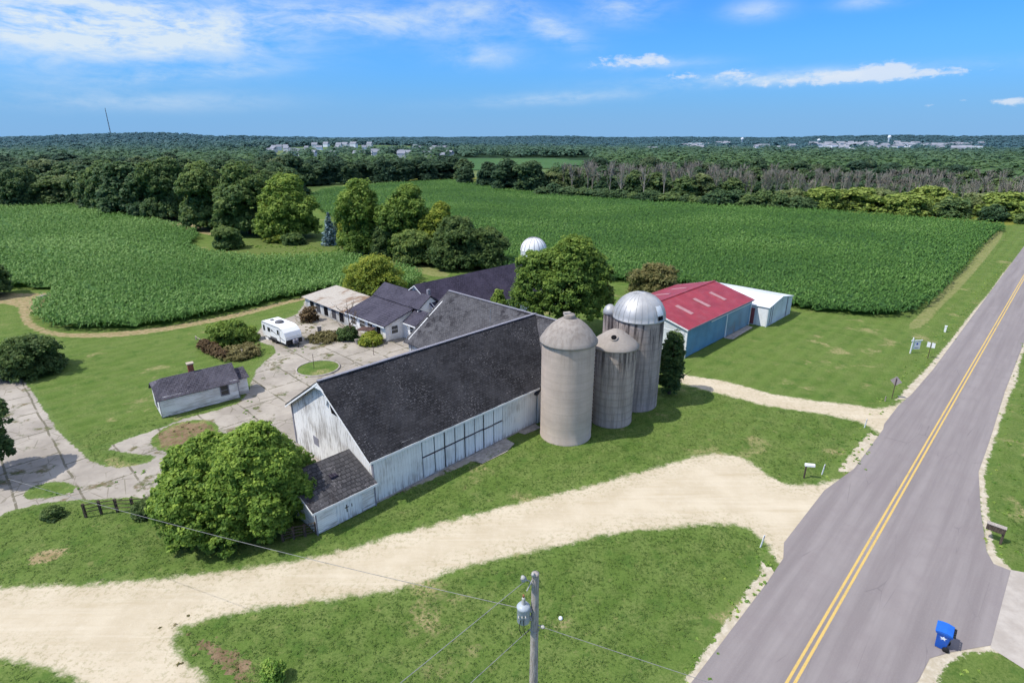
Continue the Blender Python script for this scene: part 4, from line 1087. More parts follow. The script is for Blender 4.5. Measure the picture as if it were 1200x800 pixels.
def build_red_shed():
    t = root_uv('pole_shed', 'long blue steel shed with red roof and three skylights', 'shed', 62.5, -31.0)
    L, W, ze, zr = 19.1, 12.2, 3.9, 5.55; ym = W/2; sl = (zr-ze)/ym
    MB().box(0, L, 0, .08, .1, ze).build('wall', M['blue_steel'], t)
    MB().box(0, L, W-.08, W, .1, ze).build('wall', M['blue_steel'], t)
    g1 = gable_y(0, .08, .081, W-.081, ze, zr-.05, M['pale_steel'], t)
    gable_y(L-.08, .08, .081, W-.081, ze, zr-.05, M['pale_steel'], t)
    o = .22; e = ze-o*sl; r = MB()
    slab(r, (-.25, -o, e+.03), (L+.25, -o, e+.03), (L+.25, ym, zr+.03), (-.25, ym, zr+.03), .05, 24, 6, .008, 0, 1)
    slab(r, (L+.25, W+o, e+.03), (-.25, W+o, e+.03), (-.25, ym, zr+.03), (L+.25, ym, zr+.03), .05, 24, 6, .008, 0, 2)
    r.build('roof', M['red_roof'], t)
    MB().obox(Matrix.Translation((L/2, ym, zr+.06)), L/2+.26, .16, .02).build('ridge_cap', M['red_roof'], t)
    for x in (4.6, 9.4, 14.2):
        for s in (1, -1):
            yc = ym-s*ym*.50; z = ze+sl*ym*.50+.052
            MB().obox(Matrix.Translation((x, yc, z)) @ Matrix.Rotation(s*math.atan(sl), 4, 'X'), .42, 1.25, .012).build('skylight', M['skylight'], t)
    MB().box(-.28, L+.28, -o-.03, -o, e-.14, e+.03).build('fascia', M['grey_trim'], t)
    v = MB()
    for x in (-.28, L+.255):
        v.prism([(-o, e-.15), (ym, zr-.15), (ym, zr+.04), (-o, e+.04)], 'x', x, x+.025)
        v.prism([(ym, zr-.15), (W+o, e-.15), (W+o, e+.04), (ym, zr+.04)], 'x', x, x+.025)
    v.build_pieces('verge_board', M['white_trim'], t)
    [MB().box(*q).build('corner_trim', M['white_trim'], t) for q in ((-.03, -.001, W-.2, W+.03, 0, ze-.05), (-.03, .12, -.03, -.001, 0, ze-.05), (-.03, -.001, .0, .18, 0, ze-.05), (L-.12, L+.03, -.03, -.001, 0, ze-.05))]
    d = MB().box(11.2, 18.2, -.08, -.012, .12, 3.35).build('sliding_door', M['blue_door'], t)
    MB().box(11.0, 11.19, -.09, -.004, .1, 3.5).build('door_trim', M['white_trim'], t)
    MB().box(6.2, 18.6, -.14, -.085, 3.40, 3.52).build('door_rail', M['white_trim'], t)
    # end wall: white framed doors
    MB().box(-.03, -.001, .4, W-.4, 3.2, 3.32).build('door_rail', M['white_trim'], t)
    for y0 in (.6, 3.4, 6.2): MB().box(-.025, -.001, y0, y0+2.6, .12, 3.15).build('sliding_door', M['pale_steel'], t)
    for y0 in (.48, 3.25, 6.05): MB().box(-.05, -.03, y0, y0+.12, .1, 3.18).build('door_trim', M['white_trim'], t)
build_red_shed()
flat('door_slab', [XY(u, v) for u, v in ((73.3, -30.95), (81.0, -30.95), (80.8, -30.0), (73.6, -29.8))], M['concrete_pad'], .05)

def build_white_shed():
    t = root_uv('pole_shed', 'smaller pale steel shed with white roof beside the red one', 'shed', 82.3, -28.75)
    W, D, ze, zr = 9.3, 11.5, 2.95, 3.75; xm = W*.5; sl = (zr-ze)/xm
    gable_x(0, .08, 0, W, ze, zr-.03, M['white_steel'], t)
    gable_x(D-.08, .08, 0, W, ze, zr-.03, M['white_steel'], t)
    MB().box(0, .08, .081, D-.081, 0, ze).build('wall', M['pale_steel'], t)
    MB().box(W-.08, W, .081, D-.081, 0, ze).build('wall', M['pale_steel'], t)
    r = MB(); o = .2; e = ze-o*sl
    slab(r, (-o, D+.2, e+.03), (-o, -.2, e+.03), (xm, -.2, zr+.03), (xm, D+.2, zr+.03), .05, 12, 5, .006, 0, 1)
    slab(r, (W+o, -.2, e+.03), (W+o, D+.2, e+.03), (xm, D+.2, zr+.03), (xm, -.2, zr+.03), .05, 12, 5, .006, 0, 2)
    r.build('roof', M['white_roof'], t)
    MB().box(-.05, -.001, 1.9, 3.6, .1, 2.5).build('door', M['maroon'], t)
    MB().box(-.06, -.001, .08, 1.5, .05, 2.7).build('door', M['white_trim'], t)
    [MB().box(*q).build('corner_trim', M['grey_trim'], t) for q in ((.9, 1.12, -.03, -.001, .05, 3.0), (1.65, 1.85, -.03, -.001, .05, 3.05))]
    MB().box(W-2.1, W-1.75, -.03, -.001, .05, 3.1).build('corner_trim', M['grey_trim'], t)
    MB().lathe([(0, -.02), (.16, -.02), (.16, .0)], 12).build('vent', M['dark_inside'], t)
    v = LAST[0]; v.rotation_euler = (R(90), 0, 0); v.location = (5.0, -.006, 3.05)
    [MB().box(*q).build('corner_trim', M['white_trim'], t) for q in ((-.03, .0, -.03, .06, 0, ze-.05), (W-.03, W+.03, -.03, .06, 0, ze-.05))]
build_white_shed()

# ---- silos
def silo(name, label, u, v, r, h, prof, bmat, cmat, n=56):
    x, y = XY(u, v)
    t = thing(name, label, 'silo', (x, y, 0), 0)
    b = MB().lathe([(r*1.006, 0), (r*1.004, .18), (r, .2)]+[(r, .2+(h-.2)*k/8) for k in range(1, 9)], n)
    b.build('body', bmat, t)
    hp = MB()
    k = .8
    while k < h-.3:
        hp.lathe([(r+.002, k), (r+.011, k+.006), (r+.011, k+.018), (r+.002, k+.024)], n); k += .72
    if 'pale' not in label: hp.build('hoop', M['hoop'], t)
    MB().lathe(prof, n).build('dome', cmat, t)
    return t
s1 = silo('silo', 'tall pale smooth silo with rounded concrete cap nearest the barn doors', 37.2, -29.45, 2.36, 9.35,
          [(2.40, 9.18), (2.56, 9.20), (2.56, 9.34), (2.34, 9.70), (2.02, 10.16), (1.60, 10.62), (1.15, 11.0), (.72, 11.24), (.50, 11.30)], M['silo_smooth'], M['silo_cap'])
MB().lathe([(.50, 11.25), (.50, 11.55), (.44, 11.66), (0, 11.70)], 20).build('cap', M['silo_cap'], s1)
MB().obox(Matrix.Translation((-.20, .1, 11.68)) @ Matrix.Rotation(.3, 4, 'Z'), .30, .20, .10).build('hatch', M['concrete_pad'], s1)
s2 = silo('silo', 'shorter stained silo with hatch hole in its conical cap', 42.6, -28.2, 2.04, 7.85,
          [(2.06, 7.70), (2.26, 7.72), (2.26, 7.84), (1.85, 8.22), (1.35, 8.62), (.85, 8.98), (.40, 9.22), (0, 9.30)], M['silo_stave'], M['silo_cap'])
hm = Matrix.Translation((-.35, -1.12, 8.84)) @ Matrix.Rotation(R(35), 4, 'X') @ Matrix.Rotation(R(-14), 4, 'Y')
ho = MB().lathe([(0, .0), (.26, .0), (.30, .03), (.36, .03), (.36, -.06)], 20).build('hatch', M['silo_cap'], s2); ho.matrix_local = hm
MB().lathe([(0, .035), (.25, .035), (.25, .03)], 20).build('hole', M['dark_inside'], ho)
s3 = silo('silo', 'dark weathered silo topped by a ribbed galvanized steel dome', *UVs(XY(47.15, -27.55)[0]-.72, XY(47.15, -27.55)[1]+1.0), 2.46, 9.35,
          [(2.50, 9.25), (2.58, 9.27), (2.58, 9.40)]+[(2.56*math.cos(a), 9.42+2.40*math.sin(a)) for a in [R(k*9) for k in range(0, 10)]]+[(.25, 11.83), (0, 11.86)], M['silo_dark'], M['galvanized'], 64)
rb = MB()
for k in range(26):
    a = 2*math.pi*k/26
    rb.tube([((2.575*math.cos(e))*math.cos(a), (2.575*math.cos(e))*math.sin(a), 9.42+2.415*math.sin(e)) for e in [R(q*10.5) for q in range(0, 9)]], .022, 5, cap=False)
rb.build('rib', M['galvanized'], s3)
def dome_patch(a0, a1, e0, e1, off):
    m = MB(); vs = []; n = 5
    for i in range(n+1):
        for j in range(n+1):
            a = R(a0+(a1-a0)*i/n); e = R(e0+(e1-e0)*j/n); rr = 2.57+off
            vs.append((rr*math.cos(e)*math.cos(a), rr*math.cos(e)*math.sin(a), 9.42+(2.41+off)*math.sin(e)))
    return m.add(vs, [(i*(n+1)+j, (i+1)*(n+1)+j, (i+1)*(n+1)+j+1, i*(n+1)+j+1) for i in range(n) for j in range(n)])
dome_patch(-58, -42, 3, 13, .03).build('missing_panel', M['dark_inside'], s3)
dome_patch(-60, -40, 13, 36, .05).build('loose_panel', M['white_roof'], s3)
ch = MB().lathe([(.62, 0), (.62, 9.5)], 20, c=(-2.75, .9)); ch.build('chute', M['silo_dark'], s3)
MB().lathe([(.66, 9.4), (.70, 9.45), (.66, 9.75), (.48, 10.1), (.2, 10.3), (0, 10.34)], 20, c=(-2.75, .9)).build('chute_dome', M['galvanized'], s3)
# ladder cage up the far side of the pale silo
lad = MB()
for k in range(24): lad.box(2.38, 2.52, .3, .7, .6+k*.36, .63+k*.36)
lad.build('ladder', M['rust_post'], s1)

# ---- white round bin behind the big tree
x, y = (4.53,118.96)
t = thing('grain_bin', 'white round bin with ribbed dome behind the big tree', 'grain bin', (x, y, 0))
MB().lathe([(2.7, 0), (2.7, 3.9)], 40).build('body', M['white_steel'], t)
MB().lathe([(2.78, 3.85)]+[(2.74*math.cos(R(a)), 3.9+2.6*math.sin(R(a))) for a in range(0, 90, 9)]+[(.2, 6.5), (0, 6.52)], 40).build('dome', M['white_trim'], t)
rb = MB()
for k in range(16):
    a = 2*math.pi*k/16
    rb.tube([(2.76*math.cos(R(e))*math.cos(a), 2.76*math.cos(R(e))*math.sin(a), 3.9+2.62*math.sin(R(e))) for e in range(0, 90, 11)], .05, 5, cap=False)
rb.build('rib', M['grey_trim'], t)

# ------------------------------------------------------------------ travel trailer
def build_trailer():
    x, y = (-29.57,70.05)
    t = thing('travel_trailer', 'white travel trailer with black front skirt parked on the concrete', 'camper', (x, y, 0), ROT-R(90)+R(4))
    # local: +x towards its nose (v), y to the far side; front right corner at the origin
    Wd, L = 2.3, 6.1
    prof = [(-L, .55), (-L, 2.35), (-L+.25, 2.62), (-1.5, 2.62), (-.75, 2.45), (-.2, 2.0), (.05, 1.45), (.05, 1.0), (-.1, .55)]
    prof = prof[::-1]
    MB().prism(prof, 'y', 0, Wd).build('body', M['rv_white'], t)
    bpy_mod = LAST[0].modifiers.new('soft', 'BEVEL'); bpy_mod.width = .12; bpy_mod.segments = 3; bpy_mod.limit_method = 'ANGLE'
    MB().prism([(-.12, .42), (.10, .98), (.10, 1.02), (.055, 1.02), (.055, .98), (-.13, .5)][::-1], 'y', .04, Wd-.04).build('front_skirt', M['black_plastic'], t)
    MB().box(-.35, .09, .03, Wd-.03, .40, .98).build('skirt', M['black_plastic'], t)
    MB().box(-5.6, -.4, .08, Wd-.08, .38, .548).build('chassis', M['black_plastic'], t)
    s = MB(); s.box(-L+.15, -1.5, -.012, -.001, 2.38, 2.46); s.prism([(-1.5, 2.38), (-.8, 2.2), (-.8, 2.28), (-1.5, 2.46)], 'y', -.012, -.001); s.prism([(-4.2, 1.9), (-.3, .85), (-.3, .95), (-4.2, 1.98)], 'y', -.012, -.001)
    s.build('stripe', M['rv_grey'], t)
    for a, b, c, d in ((-5.7, -5.3, 1.35, 2.05), (-4.5, -3.9, 1.45, 1.95), (-3.5, -3.3, 1.6, 1.8)):
        f = MB().box(a-.04, b+.04, -.02, -.002, c-.04, d+.04).build('window', M['rv_grey'], t)
        MB().box(a, b, -.028, -.021, c, d).build('pane', M['glass'], f)
    dr = MB().box(-2.1, -1.45, -.025, -.002, .62, 2.25).build('door', M['rv_white'], t)
    MB().box(-2.0, -1.55, -.032, -.026, 1.45, 2.15).build('pane', M['glass'], dr)
    MB().box(-1.43, -1.38, -.03, -.001, .58, 2.2).build('door_edge', M['rv_grey'], t)
    MB().lathe([(0, .26), (.40, .26), (.55, .18), (.58, 0)], 18).build('air_conditioner', M['rv_grey'], t)
    LAST[0].location = (-3.2, 1.1, 2.62)
    MB().box(-5.2, -4.7, .8, 1.2, 2.62, 2.70).build('roof_vent', M['rv_grey'], t)
    for cx in (-3.6, -2.75):
        for yy in (.02, Wd-.24):
            w = MB().lathe([(.0, 0), (.20, 0), (.33, .0), (.34, .05), (.34, .17), (.33, .22), (0, .22)], 22).build('wheel', M['black_rubber'], t)
            w.rotation_euler = (R(-90), 0, 0); w.location = (cx, yy, .34)
            MB().lathe([(0, .225), (.19, .225), (.19, .20)], 16).build('rim', M['sticker'], w)
    MB().prism([(-4.1, .55), (-2.2, .55), (-2.35, .85), (-3.95, .85)], 'y', -.02, -.0015).build('wheel_arch', M['rv_grey'], t)
    h = MB(); h.obox(Matrix.Translation((.45, Wd/2-.35, .47)) @ Matrix.Rotation(R(20), 4, 'Z'), .75, .04, .05); h.obox(Matrix.Translation((.45, Wd/2+.35, .47)) @ Matrix.Rotation(R(-20), 4, 'Z'), .75, .04, .05)
    h.tube([(.95, Wd/2, 0), (.95, Wd/2, .8)], .05, 8); h.build('hitch', M['black_plastic'], t)
    for k in (-.2, .2): MB().lathe([(0, .5), (.17, .5), (.19, .56), (.19, .98), (.12, 1.08), (0, 1.1)], 14, c=(.42, Wd/2+k)).build('gas_bottle', M['grey_trim'], t)
    MB().box(-5.7, -4.9, .08, .4, .0, .37).build('step', M['sticker'], t)
build_trailer()

# ------------------------------------------------------------------ utility pole, transformer and wires
PX, PY, PH = .80, 15.62, 12.0
t = thing('utility_pole', 'grey wooden utility pole carrying a transformer and insulators', 'utility pole', (PX, PY, 0))
pm = MB().tube([(.0, 0, 0), (.0, 0, 5), (0, 0, 10), (0, 0, PH)], [.19, .165, .14, .125], 14)
pm.build('pole', M['post_wood'], t)
b = MB(); b.tube([(-.02, -.05, PH-.55), (-.22, -.12, PH-.18), (-.36, -.16, PH-.12)], .022, 6); b.tube([(-.1, -.1, PH-.15), (-.3, -.3, PH-.45)], .02, 6)
b.build('bracket', M['steel'], t)
MB().tube([(.10, -.04, 9.80), (.20, -.13, 9.84), (.235, -.165, 9.85)], .022, 6).tube([(.10, -.04, 9.55), (.16, -.10, 9.68), (.22, -.15, 9.83)], .016, 6).build('bracket', M['steel'], t)
MB().lathe([(.150, 9.50), (.156, 9.50), (.156, 9.56), (.150, 9.56)], 16).build('strap', M['steel'], t)
def insulator(name, parent, loc, rot=(0, 0, 0), s=1.0):
    o = MB().lathe([(0, 0), (.05*s, 0), (.05*s, .03*s), (.085*s, .035*s), (.05*s, .07*s), (.05*s, .09*s), (.085*s, .095*s), (.05*s, .13*s), (.04*s, .16*s), (0, .165*s)], 14).build(name, M['porcelain'], parent)
    o.location = loc; o.rotation_euler = rot; return o
insulator('insulator', t, (-.38, -.17, PH-.14), (0, R(-20), 0), 1.3)
insulator('insulator', t, (-.06, -.10, PH-.02), (0, R(-20), 0), .9)
insulator('insulator', t, (.225, -.155, 9.85), (R(80), 0, R(55)), .85)
MB().lathe([(0, .0), (.13, 0), (.132, .05), (0, .06)], 14).build('pole_cap', M['post_wood'], t)
LAST[0].location = (0, 0, PH-.02)
tx = MB().lathe([(0, 0), (.20, 0), (.225, .03), (.225, .60), (.24, .62), (.24, .66), (.20, .72), (.08, .77), (0, .78)], 28)
tr_ = thing('transformer', 'grey cylindrical transformer hung on the utility pole', 'transformer', (PX-.40, PY-.12, 10.05))
tx.build('tank', M['transformer'], tr_)
MB().lathe([(0, .74), (.05, .74), (.075, .80), (.05, .84), (.075, .90), (.05, .94), (.07, 1.0), (.04, 1.06), (0, 1.06)], 14).build('bushing', M['porcelain'], tr_)
MB().lathe([(0, 1.06), (.035, 1.06), (.035, 1.16), (0, 1.18)], 10).build('terminal', M['copper'], tr_)
[MB().box(*q).build('hanger', M['steel'], tr_) for q in ((.19, .30, -.06, .10, .08, .16), (.19, .30, -.06, .10, .45, .53))]
for a in (-.12, .0, .12): MB().tube([(a-.05, -.20, .42), (a-.05, -.30, .42)], .025, 8).build('side_bushing', M['porcelain'], tr_)
MB().tube([(-.1, -.26, .3), (-.16, -.33, .0), (-.05, -.30, -.35), (.20, -.12, -.30)], .014, 6).tube([(.0, -.26, .3), (.02, -.34, -.1), (.12, -.2, -.45)], .014, 6).build('jumper', M['black_rubber'], tr_)
def wire(label, a, b, sag, rad=.011, n=24, mat='wire'):
    pts = [Vector(a).lerp(Vector(b), i/n)-Vector((0, 0, sag*4*(i/n)*(1-i/n))) for i in range(n+1)]
    return tag(MB().tube(pts, rad, 5, cap=False).build('power_line', M[mat]), label, 'wire')
def along(u, dz=0): return (PX-E1[0]*u, PY-E1[1]*u, dz)
wire('upper bare wire leaving the pole top towards the lower frame edge', (PX-.36, PY-.17, PH-.15), along(45, 11.8), .5, .012)
wire('lower bare wire leaving below the transformer along the road', (PX-.15, PY-.15, 9.75), along(45, 9.4), .5, .011)
ex, ey = (-29.02,28.22)
wire('long service wire crossing the lawn and lane towards the yard', (PX-.3, PY-.1, 10.55), (ex, ey, 7.5), .25, .011, 40)
wire('thin wire running from the pole across the road', (PX+.30, PY-.21, 9.86), (44, 2.0, 6.5), .35, .010)
tag(MB().lathe([(0, 0), (.10, 0), (.12, .06), (.10, .14), (0, .17)], 12).build('ground_marker', M['sticker'], None, (*(2.79,25.41), 0)), 'small white marker knob standing in the foreground lawn', 'marker')

# ------------------------------------------------------------------ wheelie bin
def build_bin():
    (ax, ay), (bx_, by) = (22.8,23.55), (23.31,23.09)
    ang = math.atan2(by-ay, bx_-ax)
    t = thing('trash_bin', 'blue wheeled trash bin with white star sticker on the road edge', 'bin', (ax, ay, 0), ang)
    D = math.dist((ax, ay), (bx_, by)); W = .80; Hh = 1.12
    lo = [(.10, .08), (D-.12, .08), (D-.12, W-.08), (.10, W-.08)]; hi = [(0, 0), (D, 0), (D, W), (0, W)]
    vs = [(*p, .04) for p in lo]+[(p[0]+(.04 if p[0] < .05 else -.0), p[1], Hh) for p in hi]
    MB().add(vs, [(0, 3, 2, 1), (0, 1, 5, 4), (1, 2, 6, 5), (2, 3, 7, 6), (3, 0, 4, 7), (4, 5, 6, 7)]).build('body', M['blue_plastic'], t)
    bv = LAST[0].modifiers.new('soft', 'BEVEL'); bv.width = .05; bv.segments = 3
    MB().box(-.02, D+.04, -.04, W+.04, Hh-.10, Hh-.02).build('rim', M['blue_plastic'], t)
    m = MB().prism([(-.06, Hh), (D+.02, Hh), (D+.02, Hh+.05), (D*.6, Hh+.12), (.15, Hh+.10), (-.06, Hh+.03)], 'y', -.05, W+.05)
    m.build('lid', M['blue_lid'], t); bv = LAST[0].modifiers.new('soft', 'BEVEL'); bv.width = .025; bv.segments = 2
    h = MB()
    for k in range(4): h.box(D+.025, D+.13, .05+k*.2, .14+k*.2, Hh-.05, Hh+.05)
    h.box(D+.10, D+.135, .05, W-.05, Hh-.02, Hh+.02); h.build('handle', M['black_plastic'], t)
    for yy in (.02, W-.14):
        w = MB().lathe([(0, 0), (.15, 0), (.155, .02), (.155, .10), (.15, .12), (0, .12)], 18).build('wheel', M['black_rubber'], t)
        w.rotation_euler = (R(-90), 0, 0); w.location = (D-.10, yy-.04, .155)
    # white star emblem on the side
    def sy(z): return .08-(.08)*(z-.04)/(Hh-.04)-.004
    def star(cx, cz, r0, r1, sx=1.0):
        return [(cx+sx*(r0 if k % 2 == 0 else r1)*math.sin(math.pi*k/5), cz+(r0 if k % 2 == 0 else r1)*math.cos(math.pi*k/5)) for k in range(10)]
    e = MB(); st = star(D*.52, .80, .15, .065, 1.15)
    e.add([(p[0], sy(p[1]), p[1]) for p in st]+[(D*.52, sy(.80), .80)], [(10, k, (k+1) % 10) for k in range(10)])
    sw = [(D*.30, .78), (D*.45, .74), (D*.44, .79)]
    e.add([(p[0], sy(p[1]), p[1]) for p in sw], [(0, 1, 2)])
    e.build('emblem', M['sticker'], t)
build_bin()

# ------------------------------------------------------------------ signs, markers and mailboxes along the road
def post_thing(name, label, cat, p, rot=0): return thing(name, label, cat, (p[0], p[1], 0), rot)
FACE = ROT                                   # local x along the road, local y across it to the left
p = (40.22,54.73)
t = post_thing('road_sign', 'back of a diamond road sign on a rusty post', 'road sign', p, ROT)
MB().box(-.045, .045, -.03, .03, 0, 2.35).build('post', M['rust_post'], t)
MB().obox(Matrix.Translation((.06, 0, 2.0)) @ Matrix.Rotation(R(45), 4, 'X'), .012, .38, .38).build('sign_panel', M['sign_back'], t)
p = (52.02,66.37)
t = post_thing('road_sign', 'two small pale rectangular sign backs on one post', 'road sign', p, ROT)
MB().box(-.045, .045, -.03, .03, 0, 2.05).build('post', M['rust_post'], t)
for s in (-.42, .06): MB().box(.05, .07, s, s+.36, 1.45, 2.1).build('sign_panel', M['sign_white'], t)
p = (51.01,68.17)
t = post_thing('yard_sign', 'white hanging yard sign on a post with cross arm', 'sign', p, R(8))
MB().box(-.06, .06, -.06, .06, 0, 2.0).box(-.24, 1.35, -.045, .045, 1.68, 1.78).build('post', M['white_trim'], t)
MB().obox(Matrix.Translation((0, 0, 2.06)) @ Matrix.Rotation(R(45), 4, 'Y'), .06, .05, .06).build('finial', M['white_trim'], t)
pn = MB().box(.22, 1.18, -.015, .015, .55, 1.60).build('sign_panel', M['sign_white'], t)
MB().add([(.70+.14*math.cos(a), -.018, 1.25+.14*math.sin(a)) for a in [2*math.pi*k/20 for k in range(20)]], [list(range(20))]).build('emblem', M['sign_blue'], pn)
MB().box(.40, 1.00, -.019, -.016, .70, .80).build('print_bar', M['grey_trim'], pn)
p = (61.54,76.68)
t = post_thing('utility_pedestal', 'small white cable pedestal beside the road shoulder', 'pedestal', p, ROT)
MB().box(-.12, .12, -.12, .12, 0, .85).build('housing', M['white_trim'], t); MB().box(-.15, .15, -.15, .15, .85, .93).build('lid', M['white_trim'], t)
p = (23.7,39.79)
t = post_thing('mailbox', 'pale mailbox on a thin dark post at the lane mouth', 'mailbox', p, R(-12))
MB().box(-.05, .05, -.05, .05, 0, 1.15).build('post', M['dark_wood'], t)
MB().prism([(-.12, 1.15), (.12, 1.15), (.12, 1.28), (.07, 1.37), (-.07, 1.37), (-.12, 1.28)], 'x', -.12, .62).build('box', M['sign_white'], t)
MB().box(.621, .635, -.11, .11, 1.16, 1.30).build('door', M['grey_trim'], t)
def marker(px, label, h, lean=0.0):
    t = post_thing('marker_post', label, 'marker post', px, .4)
    MB().obox(Matrix.Rotation(lean, 4, 'Y') @ Matrix.Translation((0, 0, h/2)), .055, .02, h/2).build('stake', M['white_trim'], t)
    MB().obox(Matrix.Rotation(lean, 4, 'Y') @ Matrix.Translation((0, -.022, h*.82)), .054, .002, h*.10).build('band', M['sign_back'], t)
marker((25.41,40.28), 'white marker stake right of the pale mailbox', .95, .15)
marker((33.59,48.32), 'white marker stake beside the upper gravel drive', .9, .12)
marker((16.76,31.49), 'white marker stake on the lawn point between lane and road', .95, .22)
p = (39.11,54.1)
t = post_thing('marker_post', 'short yellowish stake below the diamond sign', 'marker post', p)
MB().box(-.05, .05, -.03, .03, 0, .55).build('stake', M['pale_wood'], t); MB().box(-.052, .052, -.033, -.031, .42, .52).build('band', M['rust_post'], t)
p = (33.22,31.84)
t = post_thing('mailbox', 'dark wooden newspaper tube mailbox across the road', 'mailbox', p, ROT+R(90))
MB().box(-.07, .07, -.07, .07, 0, 1.25).build('post', M['dark_wood'], t)
bo = MB(); bo.box(-.06, .95, -.16, -.12, .82, 1.25); bo.box(-.06, .95, .12, .16, .82, 1.25); bo.box(-.06, .95, -.12, .12, 1.20, 1.25); bo.box(-.06, .95, -.12, .12, .82, .86); bo.build('box', M['dark_wood'], t)
MB().box(-.08, .97, -.19, .19, 1.252, 1.30).build('board', M['post_wood'], t)

# ------------------------------------------------------------------ fences and yard odds and ends
def rail_fence(name, label, pts, h=1.15, rails=(.45, .78, 1.08), mat='dark_wood'):
    x0, y0 = pts[0]
    t = thing(name, label, 'fence', (x0, y0, 0))
    P = [(x-x0, y-y0) for x, y in pts]
    for x, y in P: MB().box(x-.07, x+.07, y-.07, y+.07, 0, h).build('post', M[mat], t)
    for z in rails:
        m = MB()
        for a, b in zip(P, P[1:]): m.tube([(a[0], a[1]-.07, z+random.uniform(-.04, .04)), (b[0], b[1]-.07, z+random.uniform(-.04, .04))], .035, 5)
        m.build('rail', M[mat], t)
rail_fence('rail_fence', 'dark rail fence along the yard edge left of the big tree', [(-31,34.71),(-30.15,35.11),(-29.09,35.31),(-27.96,35.41),(-26.69,35.51)])
rail_fence('rail_fence', 'low dark plank fence between big tree and lean-to shed', [(-15.66,32.1),(-15,32.36),(-14.32,32.63),(-13.64,32.9)], 1.0, (.25, .5, .75, .95))
rail_fence('rail_fence', 'bleached fallen rails round the weedy garden bed', [(-43.2,73.41),(-40.09,70.7),(-37.66,68.47),(-35.63,66.96)], .55, (.48,), 'pale_wood')
# round raised lawn bed with a pale curb
x, y = (-23.17,63.01)
t = thing('round_bed', 'round grass island with pale concrete curb in the yard', 'flower bed', (x, y, 0))
MB().lathe([(2.55, 0), (2.55, .16), (2.38, .17), (2.38, .10)], 40).build('curb', M['concrete_pad'], t)
gme = MB(); gme.lathe([(2.38, .10), (1.6, .16), (.8, .18), (0, .19)], 40); gme.build('turf', M['lawn'], t)
MB().tube([(-.4, -.3, 0), (-.35, -.3, 2.0)], .03, 6).build('stake', M['rust_post'], t)
p = (-17.58,67.56)
t = thing('yard_post', 'thin steel post standing alone on the concrete yard', 'post', (p[0], p[1], 0))
MB().tube([(0, 0, 0), (.02, 0, 1.8)], .03, 6).build('pole', M['rust_post'], t); MB().lathe([(.0, 0), (.12, 0), (.1, .06), (0, .06)], 10).build('base', M['concrete_pad'], t)
p = (-26.95,75.56)
t = thing('stone_pier', 'short pale stone pier among debris before the rusty shed', 'pier', (p[0], p[1], 0), .3)
MB().box(-.25, .25, -.25, .25, 0, 1.15).build('shaft', M['concrete_pad'], t); MB().box(-.32, .32, -.32, .32, 1.15, 1.27).build('cap', M['concrete_pad'], t)
p = (-25.53,74.83)
t = thing('plank_pile', 'pile of bleached planks before the rusty shed', 'lumber', (p[0], p[1], 0), .4)
for k in range(6): MB().obox(Matrix.Translation((random.uniform(-.3, .3), k*.16-.4, .12+.07*(k % 3))) @ Matrix.Rotation(random.uniform(-.25, .25), 4, 'Z') @ Matrix.Rotation(random.uniform(-.06, .06), 4, 'Y'), 1.2, .10, .03).build('plank', M['pale_wood'], t)
p = (-20.78,74.83)
t = thing('porch_canopy', 'brown collapsed awning frame before the farmhouse windows', 'awning', (p[0], p[1], 0), ROT-R(80))
MB().obox(Matrix.Translation((.9, 0, 1.25)) @ Matrix.Rotation(R(-9), 4, 'Y') @ Matrix.Rotation(R(12), 4, 'X'), 1.5, .55, .05).build('panel', M['rust_post'], t)
for q in ((-.4, -.4), (2.1, -.3)): MB().tube([(q[0], q[1], 0), (q[0], q[1], 1.25)], .04, 6).build('leg', M['grey_trim'], t)
p = (-20.69,71.69)
t = thing('planter', 'small pale stone planter at the edge of the weeds', 'planter', (p[0], p[1], 0))
MB().lathe([(0, 0), (.25, 0), (.22, .1), (.33, .6), (.36, .66), (.28, .66), (.26, .55), (0, .52)], 16).build('bowl', M['concrete_pad'], t); MB().lathe([(0, .56), (.26, .56), (.26, .54)], 12).build('soil', M['dark_wood'], t)
p = (-33.99,66.66)
t = thing('yard_post', 'leaning bleached post beside the cottage annex', 'post', (p[0], p[1], 0))
MB().tube([(0, 0, 0), (.25, 0, 1.1)], .06, 6).build('pole', M['pale_wood'], t); MB().tube([(.2, 0, .95), (.05, .1, 1.2)], .035, 5).build('stub', M['pale_wood'], t)
# stones by the dry strip at the left corn
for i, (a, b) in enumerate([(-81.58,95.02),(-81.43,95.58),(-81.27,96.14),(-81.12,96.72),(-80.27,94.47),(-81.11,97.29)]):
    s = random.uniform(.35, .7); vs = []
    m = MB().lathe([(0, .0), (.6*s, .0), (.75*s, .22*s), (.5*s, .5*s), (.15*s, .6*s), (0, .6*s)], 8)
    m.v = [(x+random.uniform(-.1, .1)*s, y+random.uniform(-.1, .1)*s, z) for x, y, z in m.v]
    tag(m.build('field_stone', M['stone'], None, (a, b, 0)), 'grey field stone heaped at the corn corner', 'stone', 'field stones at the left corn corner')

# ------------------------------------------------------------------ trees near the farm
MT = make_tree
